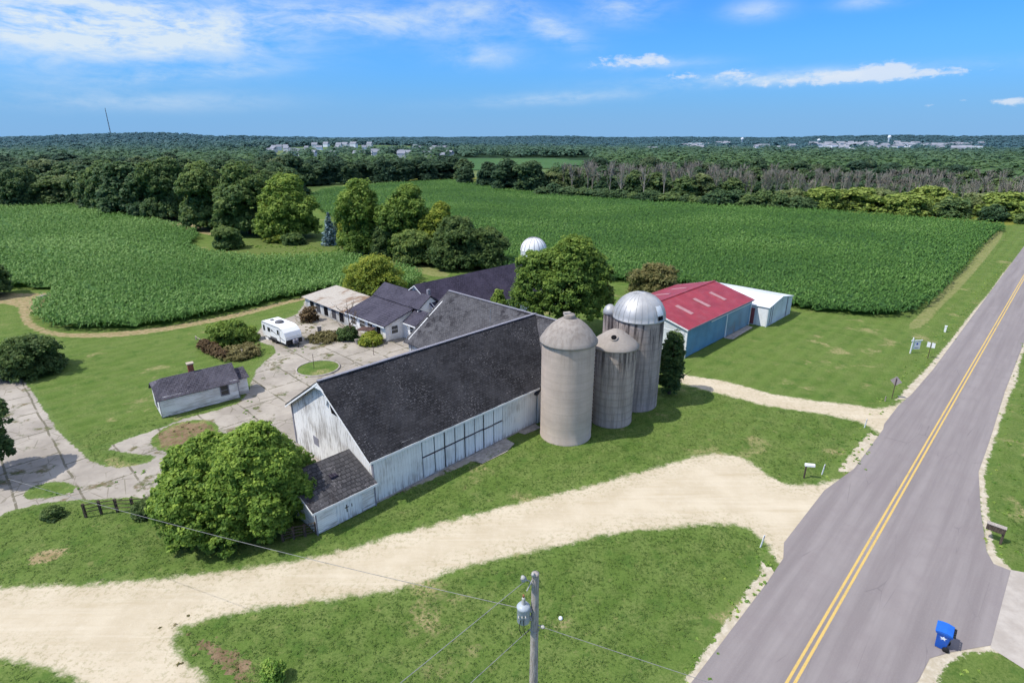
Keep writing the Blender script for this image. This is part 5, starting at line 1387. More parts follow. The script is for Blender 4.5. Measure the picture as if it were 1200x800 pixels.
# foreground bush-like tree left of the lean-to: two masses, the left one paler
x, y, h, w = (-19.73,34.51,7.3,10.8)
L = [((-1.3, .3, h*.40), (w*.27, w*.28, h*.36)), ((1.5, .2, h*.50), (w*.26, w*.27, h*.44)), ((.3, -1.0, h*.34), (w*.36, w*.27, h*.31)),
     ((-2.7, -.3, h*.34), (w*.19, w*.22, h*.28)), ((2.9, -.3, h*.40), (w*.17, w*.20, h*.30)), ((1.9, .5, h*.84), (w*.13, w*.14, h*.16)),
     ((-1.6, .5, h*.70), (w*.17, w*.17, h*.16)), ((3.3, -.1, h*.66), (w*.12, w*.13, h*.13)), ((-3.5, .0, h*.48), (w*.11, w*.13, h*.14)), ((.1, 1.2, h*.45), (w*.30, w*.26, h*.34)),
     ((-2.3, -1.0, h*.52), (w*.14, w*.15, h*.15)), ((.9, -1.6, h*.50), (w*.16, w*.14, h*.16)), ((.5, .2, h*.74), (w*.13, w*.13, h*.14)), ((-3.3, -.9, h*.22), (w*.14, w*.14, h*.17)),
     ((2.6, -1.2, h*.20), (w*.16, w*.15, h*.18)), ((-.6, -1.9, h*.22), (w*.18, w*.14, h*.18)), ((2.4, -.9, h*.62), (w*.12, w*.12, h*.12))]
_r = random.Random(8)
for _k in range(26):
    _a = _r.uniform(0, 6.28); _e = _r.uniform(.05, 1.2); _q = w*_r.uniform(.06, .11)
    L.append(((.1+math.cos(_a)*math.cos(_e)*w*.44, math.sin(_a)*math.cos(_e)*w*.38, h*.16+math.sin(_e)*h*.66), (_q, _q, _q*1.05)))
for _k in range(9):
    _a = 2*math.pi*_k/9; L.append(((math.cos(_a)*w*.36, math.sin(_a)*w*.30, h*.12), (w*.12, w*.11, h*.15)))
MT('tree', 'big bright green bushy tree in front of the barn gable', 'tree', (x, y, h, w), M['leaf_bright'], 21, .95, .235, .0, lobes=L, cr=.40, per=38)
TB = (6.71,75.56,13.73,13.49)
MT('tree', 'large round leafy tree behind the barns and silos', 'tree', (*TB[:2], 13.7, 13.4), M['leaf_mid'], 22, 1.05, .36, .05, cr=.66, per=40,
   lobes=[((1.0, 0, 8.2), (3.9, 3.9, 4.2)), ((1.7, 0, 11.6), (2.5, 2.5, 2.0)), ((-3.2, -.6, 7.2), (2.9, 2.9, 3.2)), ((4.3, .2, 7.9), (2.4, 2.6, 3.4)), ((.4, -2.8, 6.4), (3.2, 2.6, 3.4)), ((-1.3, .5, 10.2), (2.0, 2.2, 1.7)),
          ((3.6, -.5, 10.4), (1.7, 1.8, 1.5)), ((-4.9, 0, 5.2), (2.0, 2.0, 2.2)), ((5.3, 0, 5.2), (1.7, 1.9, 2.2)), ((0, 2.8, 7.5), (3.4, 2.6, 3.8)), ((-2.4, -2.2, 4.2), (2.4, 2.0, 2.2)), ((-3.7, 0, 9.7), (2.2, 2.2, 1.9)), ((2.8, -2.4, 4.2), (2.4, 2.0, 2.4))])
MT('shrub', 'dark brownish shrub behind the red roofed shed', 'shrub', (25.14,96.72,5.31,9.49), M['leaf_brown'], 23, 1.2, .34, .0, nl=9)
MT('ivy_column', 'tall narrow dark green shrub against the ribbed dome silo', 'shrub', (16.96,56.01,7.29,2.71), M['leaf_dark'], 24, 1.25, .24, .0,
   lobes=[((0, 0, h*f), (w*.5*k, w*.5*k, h*.19)) for h, w in ((6.9, 2.2),) for f, k in ((.15, .9), (.32, 1.0), (.5, 1.0), (.67, .92), (.82, .75))], cr=.40)
MT('shrub', 'low spreading dark shrub at the left lawn corner', 'shrub', (-56.53,61.7,4.35,7.34), M['leaf_dark'], 25, 1.2, .30, .0, nl=10)
MT('tree', 'dark leafy tree cut by the left picture edge over the concrete', 'tree', (-42.54,39.79,6.88,5.4), M['leaf_dark'], 26, 1.2, .30, .05, nl=9)
MT('tree', 'dark tree beside the left corn field corner', 'tree', (-91.2,95.58,7.16,7.6), M['leaf_dark'], 27, 1.1, .40, .03)
MT('tree', 'yellowish green round tree behind the slate roofed house', 'tree', (-23.82,96.14,6.91,11.18), M['leaf_yellow'], 28, 1.15, .36, .0, nl=9)
MT('tree', 'tall pale willow-like tree at left of the field grove', 'tree', (-34.79,133.99,17.16,12.27), M['leaf_mid'], 29, 1.1, .55, .03, droop=.35)
MT('tree', 'tall grey green tree in the middle of the field grove', 'tree', (-24.32,131.93,16,12.89), M['leaf_mid'], 30, 1.1, .55, .03, droop=.25)
MT('tree', 'pointed yellow green tree at the right of the field grove', 'tree', (-16.39,128.93,12.39,8.06), M['leaf_yellow'], 31, 1.1, .5, .03)
MT('tree', 'broad dark tree at the right of the field grove', 'tree', (-11.74,120.67,10.48,13.74), M['leaf_dark'], 32, 1.15, .5, .0)
MT('tree', 'lower dark tree at the far right edge of the field grove', 'tree', (-5.43,118.96,8.26,9.31), M['leaf_dark'], 33, 1.1, .5, .0)
MT('shrub', 'rounded dark shrub in front of the field grove', 'shrub', (-21.53,123.31,7.25,8.53), M['leaf_row'], 34, 1.1, .45, .0)
MT('shrub', 'slim leafy shrub below the willow-like tree', 'shrub', (-29.27,128.93,7.91,5.79), M['leaf_dark'], 35, 1.1, .45, .0)
MT('shrub', 'pale green shrub right of the blue spruce', 'shrub', (-41.04,142.92,6.79,5.12), M['leaf_yellow'], 36, 1.1, .45, .0)
conifer('spruce', 'blue grey spruce beside the grassy path', (-46.64,146.55,8.21,5.23), M['spruce_blue'], 37)
conifer('spruce', 'dark narrow spruce behind the blue spruce', (-46.67,154.38,8.38,4.35), M['spruce_dark'], 38)
MT('tree', 'tall leafy tree at left end of the corn field grove', 'tree', (-114.21,195.51,19.82,18.18), M['leaf_row'], 41, 1.1, .75, .0, droop=.2)
MT('tree', 'tall tree second from left in the corn field grove', 'tree', (-90.74,174.36,19.3,16.79), M['leaf_row'], 42, 1.1, .75, .0, droop=.2)
MT('tree', 'tall tree third from left in the corn field grove', 'tree', (-75.35,164.56,19.23,17.8), M['leaf_row'], 43, 1.1, .75, .0)
MT('tree', 'broad tree at right end of the corn field grove', 'tree', (-61.57,157.17,16.72,17.54), M['leaf_mid'], 44, 1.15, .65, .0)
MT('shrub', 'small grey shrub at the tip of the corn field', 'shrub', (-70.79,141.74,5.28,7.2), M['leaf_row'], 45, 1.1, .5, .0)
MT('shrub', 'small pale shrub in the rough grass under the grove', 'shrub', (-61.81,151.69,3.38,7.7), M['leaf_yellow'], 46, 1.1, .5, .0)
MT('shrub', 'low pale shrub at the end of the rough grass', 'shrub', (-56.56,147.81,2.65,5.75), M['leaf_row'], 47, 1.1, .5, .0)
# weedy growth in the yard
MT('garden_shrub', 'leafy green overgrown bed above the cottage roof', 'shrub', (-38.12,72.03,2.89,5.25), M['leaf_mid'], 51, .8, .26, .0, cr=.42)
MT('garden_shrub', 'lower green growth at right of the weedy bed', 'shrub', (-36.27,73.06,1.84,3.47), M['leaf_mid'], 52, 1.2, .24, .0, cr=.34)
MT('garden_shrub', 'straw coloured weeds at front of the garden bed', 'shrub', (-34.5,67.56,1.04,5.41), M['straw'], 53, .40, .20, .0, cr=.34)
MT('weed_hedge', 'rusty brown strip of dead weeds on the lawn edge', 'hedge', (-38.71,68.17,1.97,3.27), M['reed'], 54, .7, .20, .0, cr=.30,
   lobes=[((-1.4, 1.6, .5), (.9, .8, .7)), ((-.4, .8, .5), (.9, .8, .75)), ((.6, 0, .5), (.9, .8, .7)), ((1.6, -.8, .45), (.9, .8, .65)), ((2.6, -1.5, .4), (.9, .7, .55))])
MT('garden_shrub', 'green bush at the foot of the bare tree by the farmhouse', 'shrub', (-22.42,73.41,1.84,2.56), M['leaf_dark'], 55, 1.2, .24, .0, cr=.34)
MT('garden_shrub', 'flat yellow green bush before the farmhouse porch', 'shrub', (-18.98,71.69,1.45,3.08), M['leaf_yellow'], 56, 1.2, .22, .0, cr=.32)
MT('garden_shrub', 'brown dead bush beside the rusty roofed shed', 'shrub', (-30.51,81.89,2.14,2.56), M['reed'], 57, .5, .22, .0, cr=.34)
MT('garden_shrub', 'tangled straw weeds in front of the stone pier', 'shrub', (-25.56,73.76,0.74,4.92), M['straw'], 58, .35, .20, .0, cr=.34)
MT('garden_shrub', 'small dark bush at the left end of the rail fence', 'shrub', (-33.42,34.71,0.66,1.24), M['leaf_dark'], 59, 1.1, .18, .0, cr=.26)
MT('garden_shrub', 'dark low bush growing through the rail fence', 'shrub', (-26.83,35.11,1.04,1.75), M['leaf_dark'], 60, 1.1, .18, .0, cr=.28)
MT('garden_shrub', 'bright weed tuft in the worn foreground ground', 'shrub', (-12.08,21.48,1.21,1.04), M['weed'], 61, .6, .12, .0, cr=.20)
MT('garden_shrub', 'little tree top showing over the grey cross wing ridge', 'shrub', (-1.9,80.63,5.09,2.26), M['leaf_mid'], 62, 1.1, .26, .3, cr=.4)
# bare tree in front of the house
x, y, h, w = (-21.86,73.06,5.89,4.59)
t = thing('bare_tree', 'leafless brown tree between rusty shed and farmhouse', 'tree', (x, y, 0))
def bare_mb(h, seed, limbs=9, up=.8, wide=.32, sub=5, r0=None, n=6):
    r = random.Random(seed); m = MB(); r0 = r0 or h*.018
    top = (r.uniform(-.04, .04)*h, r.uniform(-.04, .04)*h, h*.97)
    m.tube([(0, 0, 0), (top[0]*.4, top[1]*.4, h*.4), (top[0]*.8, top[1]*.8, h*.75), top], [r0, r0*.75, r0*.4, r0*.10], n)
    for i in range(limbs):
        f = r.uniform(.18, .72); b = Vector((top[0]*f, top[1]*f, h*f)); a = r.uniform(0, 6.28)
        Lh = h*(1-f)*r.uniform(.6, .95); o = h*wide*r.uniform(.4, 1)*(1-.35*f)
        e = b+Vector((math.cos(a)*o, math.sin(a)*o, Lh*up)); mid = b.lerp(e, .5)+Vector((math.cos(a)*o*.12, math.sin(a)*o*.12, -Lh*.08))
        m.tube([b, mid, e], [r0*.42, r0*.28, r0*.07], 5, cap=False)
        for j in range(sub):
            g = r.uniform(.3, .95); q = b.lerp(mid, g*2) if g < .5 else mid.lerp(e, g*2-1)
            a2 = a+r.uniform(-1.3, 1.3); l2 = h*.13*r.uniform(.5, 1.2)
            m.tube([q, q+Vector((math.cos(a2)*l2*.6, math.sin(a2)*l2*.6, l2*r.uniform(.4, 1.0)))], [r0*.20, r0*.05], 4, cap=False)
    return m
bare_mb(h, 4, 12, .75, .40, 8).build('trunk', M['twig'], t)

# ------------------------------------------------------------------ tree lines across the fields
class Pool:
    """a few individual plants; the first use places the plant itself, later uses are copies with their parts"""
    def __init__(s, makers): s.mk = makers; s.first = [None]*len(makers); s.dim = [None]*len(makers)
    def put(s, i, spec, label, group, seed):
        x, y, h, w = spec; i %= len(s.mk); r = random.Random(seed)
        if s.first[i] is None: s.first[i], s.dim[i] = s.mk[i](); o = s.first[i]
        else: o = copy_tree(s.first[i], (0, 0, 0))
        ph, pw = s.dim[i]; k = w/pw
        o.location = (x, y, float(terrain(x, y))); o.rotation_euler = (0, 0, r.uniform(0, 6.28)); o.scale = (k, k, h/ph)
        tag(o, label, None, group); return o
def mk_tree(seed, mat, h=14, w=12, nl=9, name='tree', base=.03, leaf=.95, droop=0, dens=.85, cat='tree'):
    return lambda: (MT(name, 'x', cat, (0, 0, h, w), M[mat], seed, dens, leaf, base, nl=nl, cr=1.05, per=20, droop=droop), (h, w))
broad = Pool([mk_tree(71, 'leaf_row'), mk_tree(72, 'leaf_row', 15, 10.5, 8), mk_tree(73, 'leaf_row_dark', 14, 11), mk_tree(74, 'leaf_row_pale', 14, 12, 10, droop=.3),
              mk_tree(75, 'leaf_row_dark', 15, 10, 7), mk_tree(76, 'leaf_row', 13, 12.5, 11)])
shrubs = Pool([mk_tree(81, 'leaf_row_dark', 5, 6.5, 7, 'shrub', 0, .7, 0, .9, 'shrub'), mk_tree(82, 'leaf_row', 5, 7, 8, 'shrub', 0, .7, 0, .9, 'shrub'), mk_tree(83, 'leaf_row_dark', 5.5, 6, 6, 'shrub', 0, .7, 0, .9, 'shrub')])
golds = Pool([mk_tree(85, 'leaf_row_gold', 7, 10, 9, 'shrub', 0, .75, 0, 1.0, 'shrub'), mk_tree(86, 'leaf_row_gold', 6.5, 9, 8, 'shrub', 0, .75, 0, 1.0, 'shrub'), mk_tree(87, 'leaf_row_pale', 6.5, 9, 8, 'shrub', 0, .75, 0, .9, 'shrub')])
def mk_dead(seed, limbs, up, wide):
    def f():
        o = bare_mb(13, seed, limbs+3, up, wide, 10, .27).build('dead_tree', M['dead_wood']); tag(o, 'x', 'dead tree'); return o, (13, 7)
    return f
dead = Pool([mk_dead(91, 11, .95, .16), mk_dead(92, 13, .9, .20), mk_dead(93, 9, 1.0, .13), mk_dead(94, 12, .95, .18), mk_dead(95, 10, .9, .22)])
cnt = 0
def line(pool, specs, label, group, kinds=None):
    global cnt
    for q in specs:
        cnt += 1
        i = random.choice(kinds) if kinds else random.randrange(len(pool.mk))
        pool.put(i, q, label, group, cnt)
line(broad, [(-211.64,227.32,13.63,13.31),(-209.64,231.76,13.34,17.12),(-210.08,236.28,14.47,15.01),(-203.92,237.45,12.64,17.08),(-193.8,228.76,14.35,11.9),(-193.2,233.08,14.78,14.47),(-189.2,234.92,10.51,13.54),(-183.61,234.9,11.5,13.6),(-180.17,235.78,11.81,12.22),(-173.18,235.7,13.51,13.32),(-166.25,233.43,10.89,14.2)], 'leafy tree in the line along the far left corn edge', 'trees along the far left corn edge', [0, 1, 3, 3, 5])
line(broad, [(-157.85,222.08,14.55,12.99),(-150.29,217.35,18.19,14.21),(-143.14,212.42,17.26,12.91),(-136.53,208.37,17.83,18.13),(-123.74,197.35,15.34,12.72),(-123.9,200.27,15.67,13.22)], 'leafy tree stepping back from the corn field grove at left', 'trees left of the corn field grove')
line(broad, [(-247.39,267.55,13.72,15.78),(-244.79,273.92,12.03,17.74),(-238.19,271.85,17.36,15.09),(-226.78,268.99,15.26,12.83),(-217.52,264.26,14.38,16.48),(-219.08,274.66,16.22,16.07),(-214.67,275.23,16.84,15.29),(-198.53,264.64,15.43,17.67),(-194.43,265.73,14.03,17.85),(-192.19,274.96,12.77,13.58),(-182.5,270.73,15.28,13.92),(-178.61,271.5,13.8,15.88),(-167.91,265.15,15.28,17.75),(-159.88,264.28,15.18,12.69),(-153.84,264.77,16.45,15.36),(-153.45,274.51,16.61,15.94),(-149.97,276.6,16.86,18.9),(-139.56,267.22,13.92,12.76),(-132.57,267.81,16.46,12.06),(-129.09,277.44,16.15,14.45),(-116.25,265.58,14.35,18.25),(-117.26,277.33,15.48,12.4),(-109.54,273.11,15.32,13.06),(-101.64,267.39,13.41,18.12)], 'tree in the first wood behind the left corn field', 'trees of the first left wood', [0, 1, 2, 3, 5, 4])
line(broad, [(-298.7,325.06,13.36,13.04),(-288.94,321.13,15.91,17.17),(-281.11,324.37,14.07,13.83),(-278.55,326.32,12.45,18.33),(-260.53,316.91,15.12,12.96),(-258.27,319.7,14.89,17.46),(-254.78,328.17,14.59,16.67),(-248.68,327.14,13.85,12.68),(-232.66,317.8,13.86,13.71),(-228.93,322.38,15.79,17.55),(-225.57,324.99,14.42,14.89),(-221.42,326.93,15.63,12.34),(-212.05,322.64,12.66,15.5),(-205.69,327.36,16.62,13.39),(-200.26,329.88,14.81,14.05),(-188.95,322.29,12.86,15.64),(-184.62,332.49,11.85,13.86),(-174.21,325.2,12.53,14.24),(-171.29,327.77,11.59,16.86),(-157.3,321.2,14.97,18.24),(-159.23,331.18,16.64,17.52),(-145.92,322.08,14.41,17.35),(-144.27,333.68,13.95,13.25),(-132.08,322.67,12.93,11.98),(-131.29,334.86,15.83,14.85),(-123.24,336.54,16.98,15.34),(-116.6,337.58,11.99,13.64)], 'tree in the second row of the left wood', 'trees in the second row of the left wood', [0, 1, 3, 5, 4])
line(broad, [(-354.43,390.12,14.41,19.2),(-342.98,388.59,10.6,15.8),(-337.34,394.58,15.09,13.49),(-337.37,402.33,13.57,17.12),(-331.98,403.8,12.27,19.69),(-319.62,406.95,15.01,14.1),(-312.26,408.81,10.99,19.61),(-304.85,408.25,16.01,19.55),(-286.43,396.78,13.37,17.63),(-278.59,398.4,14.18,19.78),(-273.08,411.75,12.93,14.48),(-271.56,416.74,12.77,17.95),(-256.53,406.93,12.67,15.37),(-244.57,412.73,12.72,16.87),(-240.63,421.99,16.48,13.72),(-223.26,408.98,11.08,19),(-219.14,414.87,11.18,13.7),(-207.72,409.3,12.01,18.77),(-193.89,411.73,12.84,15.88),(-188.64,415.83,11.73,19.01),(-176.86,416.03,11.36,20.51),(-176.1,426.64,14.71,20.78),(-160.6,417.33,14.06,15.77),(-156.4,433.27,12.03,15.09),(-138.81,419.33,12.1,13.85),(-129.86,430.11,13.72,15.66)], 'tree in the back row of the left wood', 'trees in the back row of the left wood')
line(broad, [(-126.97,333.6,11.11,11.48),(-125.34,336.88,11.15,14.43),(-118.12,339.45,10.38,14.78),(-112.73,347.97,11.8,14.43),(-108.66,348.18,12.98,11.99),(-100.03,351.14,13.25,12.5),(-96.71,351.29,13.08,13.15),(-92.95,363,12.72,12.64),(-81.94,363.13,10.73,14.89),(-77.31,360.34,13.88,13.9),(-70.53,367.97,13.68,17.05),(-67.8,375.06,12.97,13.14),(-59.33,384.66,14.63,14.89),(-53.57,378.33,11.69,12.57),(-46.07,391.66,11.58,17.42),(-38.18,398.57,14.62,12.01),(-31.62,386.9,13.45,13.55)], 'dark tree in the wood edge behind the middle field', 'trees behind the middle field', [0, 2, 4, 4])
line(broad, [(-142.24,415.99,11.68,10.94),(-131.88,417.06,9.22,13.56),(-126.23,418.48,9.3,11.13),(-114.03,417.35,9.5,11.88),(-103.96,419.82,11.47,12.98),(-96.38,438.89,13.21,12.88),(-92.4,439.43,10.8,16.2),(-81.71,436.04,12.17,13.32),(-71.63,449.98,9.92,12.68),(-60.44,448.41,11.04,15.05),(-52.69,454.27,13.37,15.96)], 'tree in the wood behind the middle field edge', 'trees of the middle wood', [0, 1, 2, 4])
for i, (q, lb) in enumerate(zip([(-27.36,343.12,10,9.9),(-13.22,325.05,13.52,12.18),(-3.53,303.65,15.58,13.14),(9.42,293.95,15.11,16.97),(1.83,314,12.65,12.69),(21.21,303.65,11.84,12.29)],
    ('small dark tree alone at the middle field corner', 'dark tree left of the dense field corner clump', 'tallest dark tree in the field corner clump', 'broad dark tree at right of the field corner clump', 'tree in the heart of the field corner clump', 'tree linking the corner clump to the dead stand'))):
    broad.put([4, 2, 4, 2, 2, 0][i], q, lb, None, 500+i)
line(shrubs, [(15.1,274.85,4.17,10.73),(19.58,275.08,5.8,8.58),(25.98,269.87,4.7,9.64),(28.94,266.29,3.99,8.43),(33.13,265.96,4.56,11.21),(38.7,262.9,4.24,11.46),(41.75,258.71,4.39,9.94),(46.69,255.14,4.54,9.76),(52.45,251.78,3.87,7.31),(56.62,249.39,3.93,10.71),(59.33,246.62,5.04,8.02),(62.44,243.97,3.75,9.79),(65.69,242.56,4.67,10.44),(71.48,239.46,3.79,7.29),(74.3,237.57,3.56,10.06),(77.6,234.63,3.75,7.5),(80.26,234.25,3.82,8.15),(84.05,229.87,4.74,7.1)], 'low dark shrub along the far corn field edge', 'shrubs along the far corn field edge')
line(broad, [(21.51,300.27,9.76,15.51),(29.88,294.67,12.79,10.69),(46.23,285.35,8.91,12.05),(59.08,280.76,11.53,10.62),(67.26,280.32,10.63,14.81),(78.94,267.65,9.71,13.24),(86.94,268.58,10.86,13.17),(99.76,264.24,9.15,10.3)], 'green tree among the grey dead stand behind the corn', 'green trees in front of the dead stand', [0, 2, 3])
line(dead, [(25.95,294.87,15.07,7.6),(29.53,287.81,15.13,7.25),(32.99,293.43,13.19,10.42),(38.11,295.45,16.65,9.13),(39.66,291.32,15.42,8.46),(43.06,284.57,12.19,9.43),(46.45,279.02,14.49,6.61),(49.27,289.48,16.77,7.82),(51.69,277.87,12.87,8.42),(57.12,287.2,14.73,9.79),(59.35,284,13.66,6.71),(61.74,274.89,14.52,8.27),(67.59,281.63,14.37,7.88),(70.33,281,15.44,6.85),(70.39,271.54,15.83,7.81),(75.78,276.89,12.62,8.64),(78.79,277.38,13.59,7.02),(80.46,267.3,14.74,7.86),(84.16,270.87,10.99,8.8),(87.55,271.02,11.38,7.87),(90.77,268.74,15.28,8.57),(92.49,266.26,15.35,7.96),(98.01,270.13,13.43,7.88),(99.03,264.95,13.66,8),(103.16,266.6,13.02,9.55),(106.46,266.97,10.83,8.06),(108.32,265.42,11.3,7.73),(111.21,259.12,12.77,7.49),(113.19,258.79,14.06,9.03),(116.42,257.77,13.63,9.04),(119,259.08,13.55,8.33),(120.93,253.84,14.3,7.47),(122.09,248.81,12.18,8.57),(124.89,248.57,10.34,8.75),(127.2,246.76,14.63,6.64),(133.84,254.15,13.19,8.95),(134.46,251.26,10.6,6.48),(138.45,252.8,15.05,8.78),(137.96,245.03,13.22,7.36),(140.82,244.82,12.56,6.54),(143.41,244.21,12.86,6.34),(144.94,240.67,13.8,7.64),(148.99,244.38,10.37,5.86),(151.57,242.92,13.41,7.64),(152.66,239.65,12.09,7.17),(156.51,241.07,11.4,7.9),(159.24,239.89,11.97,7.09),(160.31,236.26,13.25,6.75),(161.35,233.05,13.93,7.61),(163.18,233.64,13.27,5.48),(169.14,237.29,13.03,7.41),(172.25,237.61,10.47,5.83),(170.61,229.66,10.37,7.6),(177.85,235.22,12.18,6.83),(175.75,228.33,9.42,5.93),(179.66,230.05,11.71,7.8),(179.27,225.98,10.68,5.41),(187.34,232.93,12.04,8.05),(185.35,227.43,10.07,5.78),(186.07,224.23,13.47,5.31),(191.03,226.12,10.78,6.45),(193.77,226.83,9.93,7.87),(194.27,223.7,12.27,8.1),(194.12,221.43,12.57,6.16),(199.28,223.33,10,6.48),(197.47,218.92,9.79,6.94)], 'grey leafless tree in the front of the dead stand', 'front dead trees beyond the far field')
line(dead, [(44.53,342.29,15.38,8.45),(48.7,340.39,11.61,8.6),(52.63,335.91,11.02,7.71),(55.06,334.81,13.93,6.71),(61.07,330.43,13.56,8.72),(65.2,343.33,13.43,6.95),(68.64,338.56,10.78,8.37),(71.49,328.56,12.84,8.76),(76,329.61,12.58,7.47),(80.05,323.37,14.17,8.86),(84.55,333.02,11.88,6.79),(88.93,328.89,14.43,7.84),(91.54,321.47,10.12,7.06),(96.49,325.17,14.91,7.79),(97.4,322.53,13.85,7.28),(102.26,325.12,14.83,9.09),(106.35,324.92,10.71,6.59),(112,323.9,12.86,7.95),(111.63,316.04,10.57,8.46),(116.36,318.8,11.04,7.21),(120.2,312.03,11.24,9.18),(123.73,316.54,13.96,8.45),(124.1,308.12,10.7,6.94),(132.33,314.4,11.29,6.43),(132.83,310.64,10.92,8.17),(137.54,310.78,14.19,7.76),(139.2,304.51,10.44,6.51),(143.51,303.65,10.71,6.61),(145.73,301.24,10.4,9.09),(151.15,303.87,11.49,6.32),(150.47,299.28,10.52,8.22),(154.94,299.57,12.11,6.86),(158.53,299.68,9.78,6.66),(161.77,296.79,12.08,6.75),(169.65,302.74,9.64,6.86),(172.69,303.63,10.38,7.21),(175.66,301.57,11.15,8.9),(176.27,294.26,12.32,7.69),(181.59,300.75,9.59,8.95),(179.79,289.06,9.25,7.74),(183.83,290.64,10.58,8.94),(187.19,291.85,12.42,8.65),(190.49,288.64,12.54,8.6),(192.77,288.07,12.97,8.44),(195.11,285.9,12.72,7.44),(201.3,288.98,11.65,7.63),(201.27,285.66,13.26,8.4),(207.26,286.77,12.21,7.49),(206.3,281.37,9.28,7.89),(210.02,283.05,11,6.3),(214.93,282.63,11.54,8.45),(220.57,286.91,10.38,7.81),(222.05,284.3,12.83,7.67),(219.81,275.98,10.11,7.48),(225.57,279.68,12.22,8.34),(229.97,278.7,11.26,6.47),(230.4,277.14,12.25,8.06),(230.64,271.49,9.76,5.87),(238.14,277.15,9.69,6.74),(239.36,273.98,10,7.96),(242.99,273.2,8.99,5.49),(248.82,276.26,11.68,7.19)], 'grey leafless tree farther back in the dead stand', 'rear dead trees beyond the far field')
line(shrubs, [(38.81,317.02,8.38,10.39),(44.57,314.57,8.73,13.09),(48.54,305.12,6.68,10.95),(54.29,308.4,6.82,10.49),(59.46,301.64,8.17,10.23),(65.52,301.95,6.59,11.44),(69.61,303.64,7.57,11),(73.95,295.3,7.59,10.93),(79.94,292.37,7.1,13.51),(83.57,297.35,6.34,13.7),(89.79,290.4,6.51,11.21),(96.65,292.21,6.08,9.06),(98.49,285.94,7.13,10.58),(104.85,288.2,8.23,10.42),(108.4,285.75,7.84,10.17),(115.2,282.75,6.75,8.9),(118.64,278.02,6.73,8.95),(122.93,279.26,7.71,12.83),(128.43,277.62,5.6,12.62),(133.85,276.3,6.76,10.61),(138.66,275.12,5.61,12.27),(140.53,271.38,7.35,10.94),(145.77,270.66,5.58,8.23),(147.74,267.12,6.25,9.66),(152.53,264.76,6.73,9.42),(156.9,262.33,7.4,11.92),(159.07,262.33,6.07,9.68),(166.21,262.94,5.84,12.38),(167.11,257.41,6.77,9.18),(172,257.44,6.81,9.29),(176.65,258.41,7.22,11.03),(178.32,253.34,6.41,9.12),(186.66,254.54,5.3,9.21),(188.46,251.04,6.14,11.49),(190.38,248.71,4.97,10.87),(193.89,248.12,6.9,10.3),(198.95,246.71,6.66,9.03),(201.62,245.57,6.1,7.94),(206.21,244.24,5.24,10.37),(210.79,243.16,6.83,11.47),(213.68,241.53,5.45,7.87),(213.83,237.82,4.89,10.96)], 'dark undergrowth shrub among the dead trunks', 'shrubs among the dead trunks')
line(broad, [(31.42,335.02,11.92,10.02),(38.04,336.55,10.3,13.57),(51.17,329.72,11.29,12.53),(57.01,329.93,9.64,13.81),(64.52,323.05,9.09,12.43),(75.88,324.61,12.3,9.08),(81.41,316.84,10.68,9.24),(95,312.39,8.96,10.74),(100.39,318.22,11.18,9.63),(112.81,317.53,9.33,12.86),(117.82,311.62,10.86,10.96),(127.28,313.3,11.43,13.42),(135.63,303.38,9.66,10.15),(141.68,301.44,8.66,9.49),(148.25,301.28,11.34,10.72),(152.47,296.53,9.73,10.65),(162.77,297.79,9.61,11.87),(168.8,294.59,8.72,11.4),(177.12,295.08,9.36,11.14),(183.27,291.18,8.74,9.39),(189.42,283.97,9.53,12.15),(194.93,282.67,9.07,8.71),(204.4,279.96,7.7,8.98),(214.67,282.85,8.63,7.92),(216.11,279.48,11.19,12.14),(228.66,281.95,8.89,11.33),(232.35,274.34,8.34,9.92),(237.15,273.02,8.42,11.66),(248.45,274.37,8.56,11.4)], 'living green tree inside the dead stand', 'green trees inside the dead stand', [0, 2, 4])
line(broad, [(58.74,399.86,13.63,16.29),(70.34,404.9,11.17,12.59),(85.79,402.86,12.99,12.45),(92.16,396.1,14.25,14.66),(101.29,396.53,10.95,16.31),(115.2,384.31,13.79,15.04),(126.37,381.83,11.07,15.59),(133.34,380.79,12.46,13.05),(144.2,383.48,11.38,11.29),(155.08,374.89,14.19,14.37),(163.24,373.73,10.29,14.27),(175.83,379.93,10.77,13.58),(182.24,373.76,12.43,12.62),(190.66,371.21,10.68,11.62),(201.34,370.6,9.93,14),(215.3,366.83,12.71,15.45),(220.62,369.49,13.19,15.01),(233.36,366.07,11.33,15.06),(238.25,354.91,10.1,14.54),(244.58,354.7,9.8,15.18),(254.53,352.22,10.06,13.14),(264.14,351.88,10.68,13.72),(274.04,353.97,9.9,13.57),(281.83,353.14,9.47,13.32),(289.55,346.46,9.17,11.97),(301.24,350.41,9.12,15.15),(305.94,346.09,10.14,12.8)], 'tree in the green wood behind the dead stand', 'green trees behind the dead stand')
line(shrubs, [(81.3,230.46,6.37,11.54),(87.63,229.73,6.54,10.31),(91.98,225.42,5.67,10.62),(97,225.35,6.8,8.87),(101.19,220.39,6.07,7.84),(107.03,218.28,5,9.8),(110.85,218.05,4.82,7.99)], 'mixed green shrub at the right corn field corner', 'shrubs near the right corn field corner')
line(shrubs, [(125.34,222.42,5.06,8.48),(130.38,219.9,4.69,9.1),(134.85,219.91,4.84,7.24),(142.53,217.2,5.67,10.18),(144.5,214.02,5.63,8.98),(149.64,214.1,5.29,7.62),(155.53,212.68,4.55,9.37),(160.45,210.49,5.23,9.85),(165.94,210.18,5.85,9.42),(170.97,206.43,4.38,6.86),(174.14,205.59,4.05,8.76),(181.17,204.99,5.48,8),(184.94,201.79,5.31,7.75)], 'dark green shrub behind the yellow weeds at right', 'shrubs behind the yellow weeds')
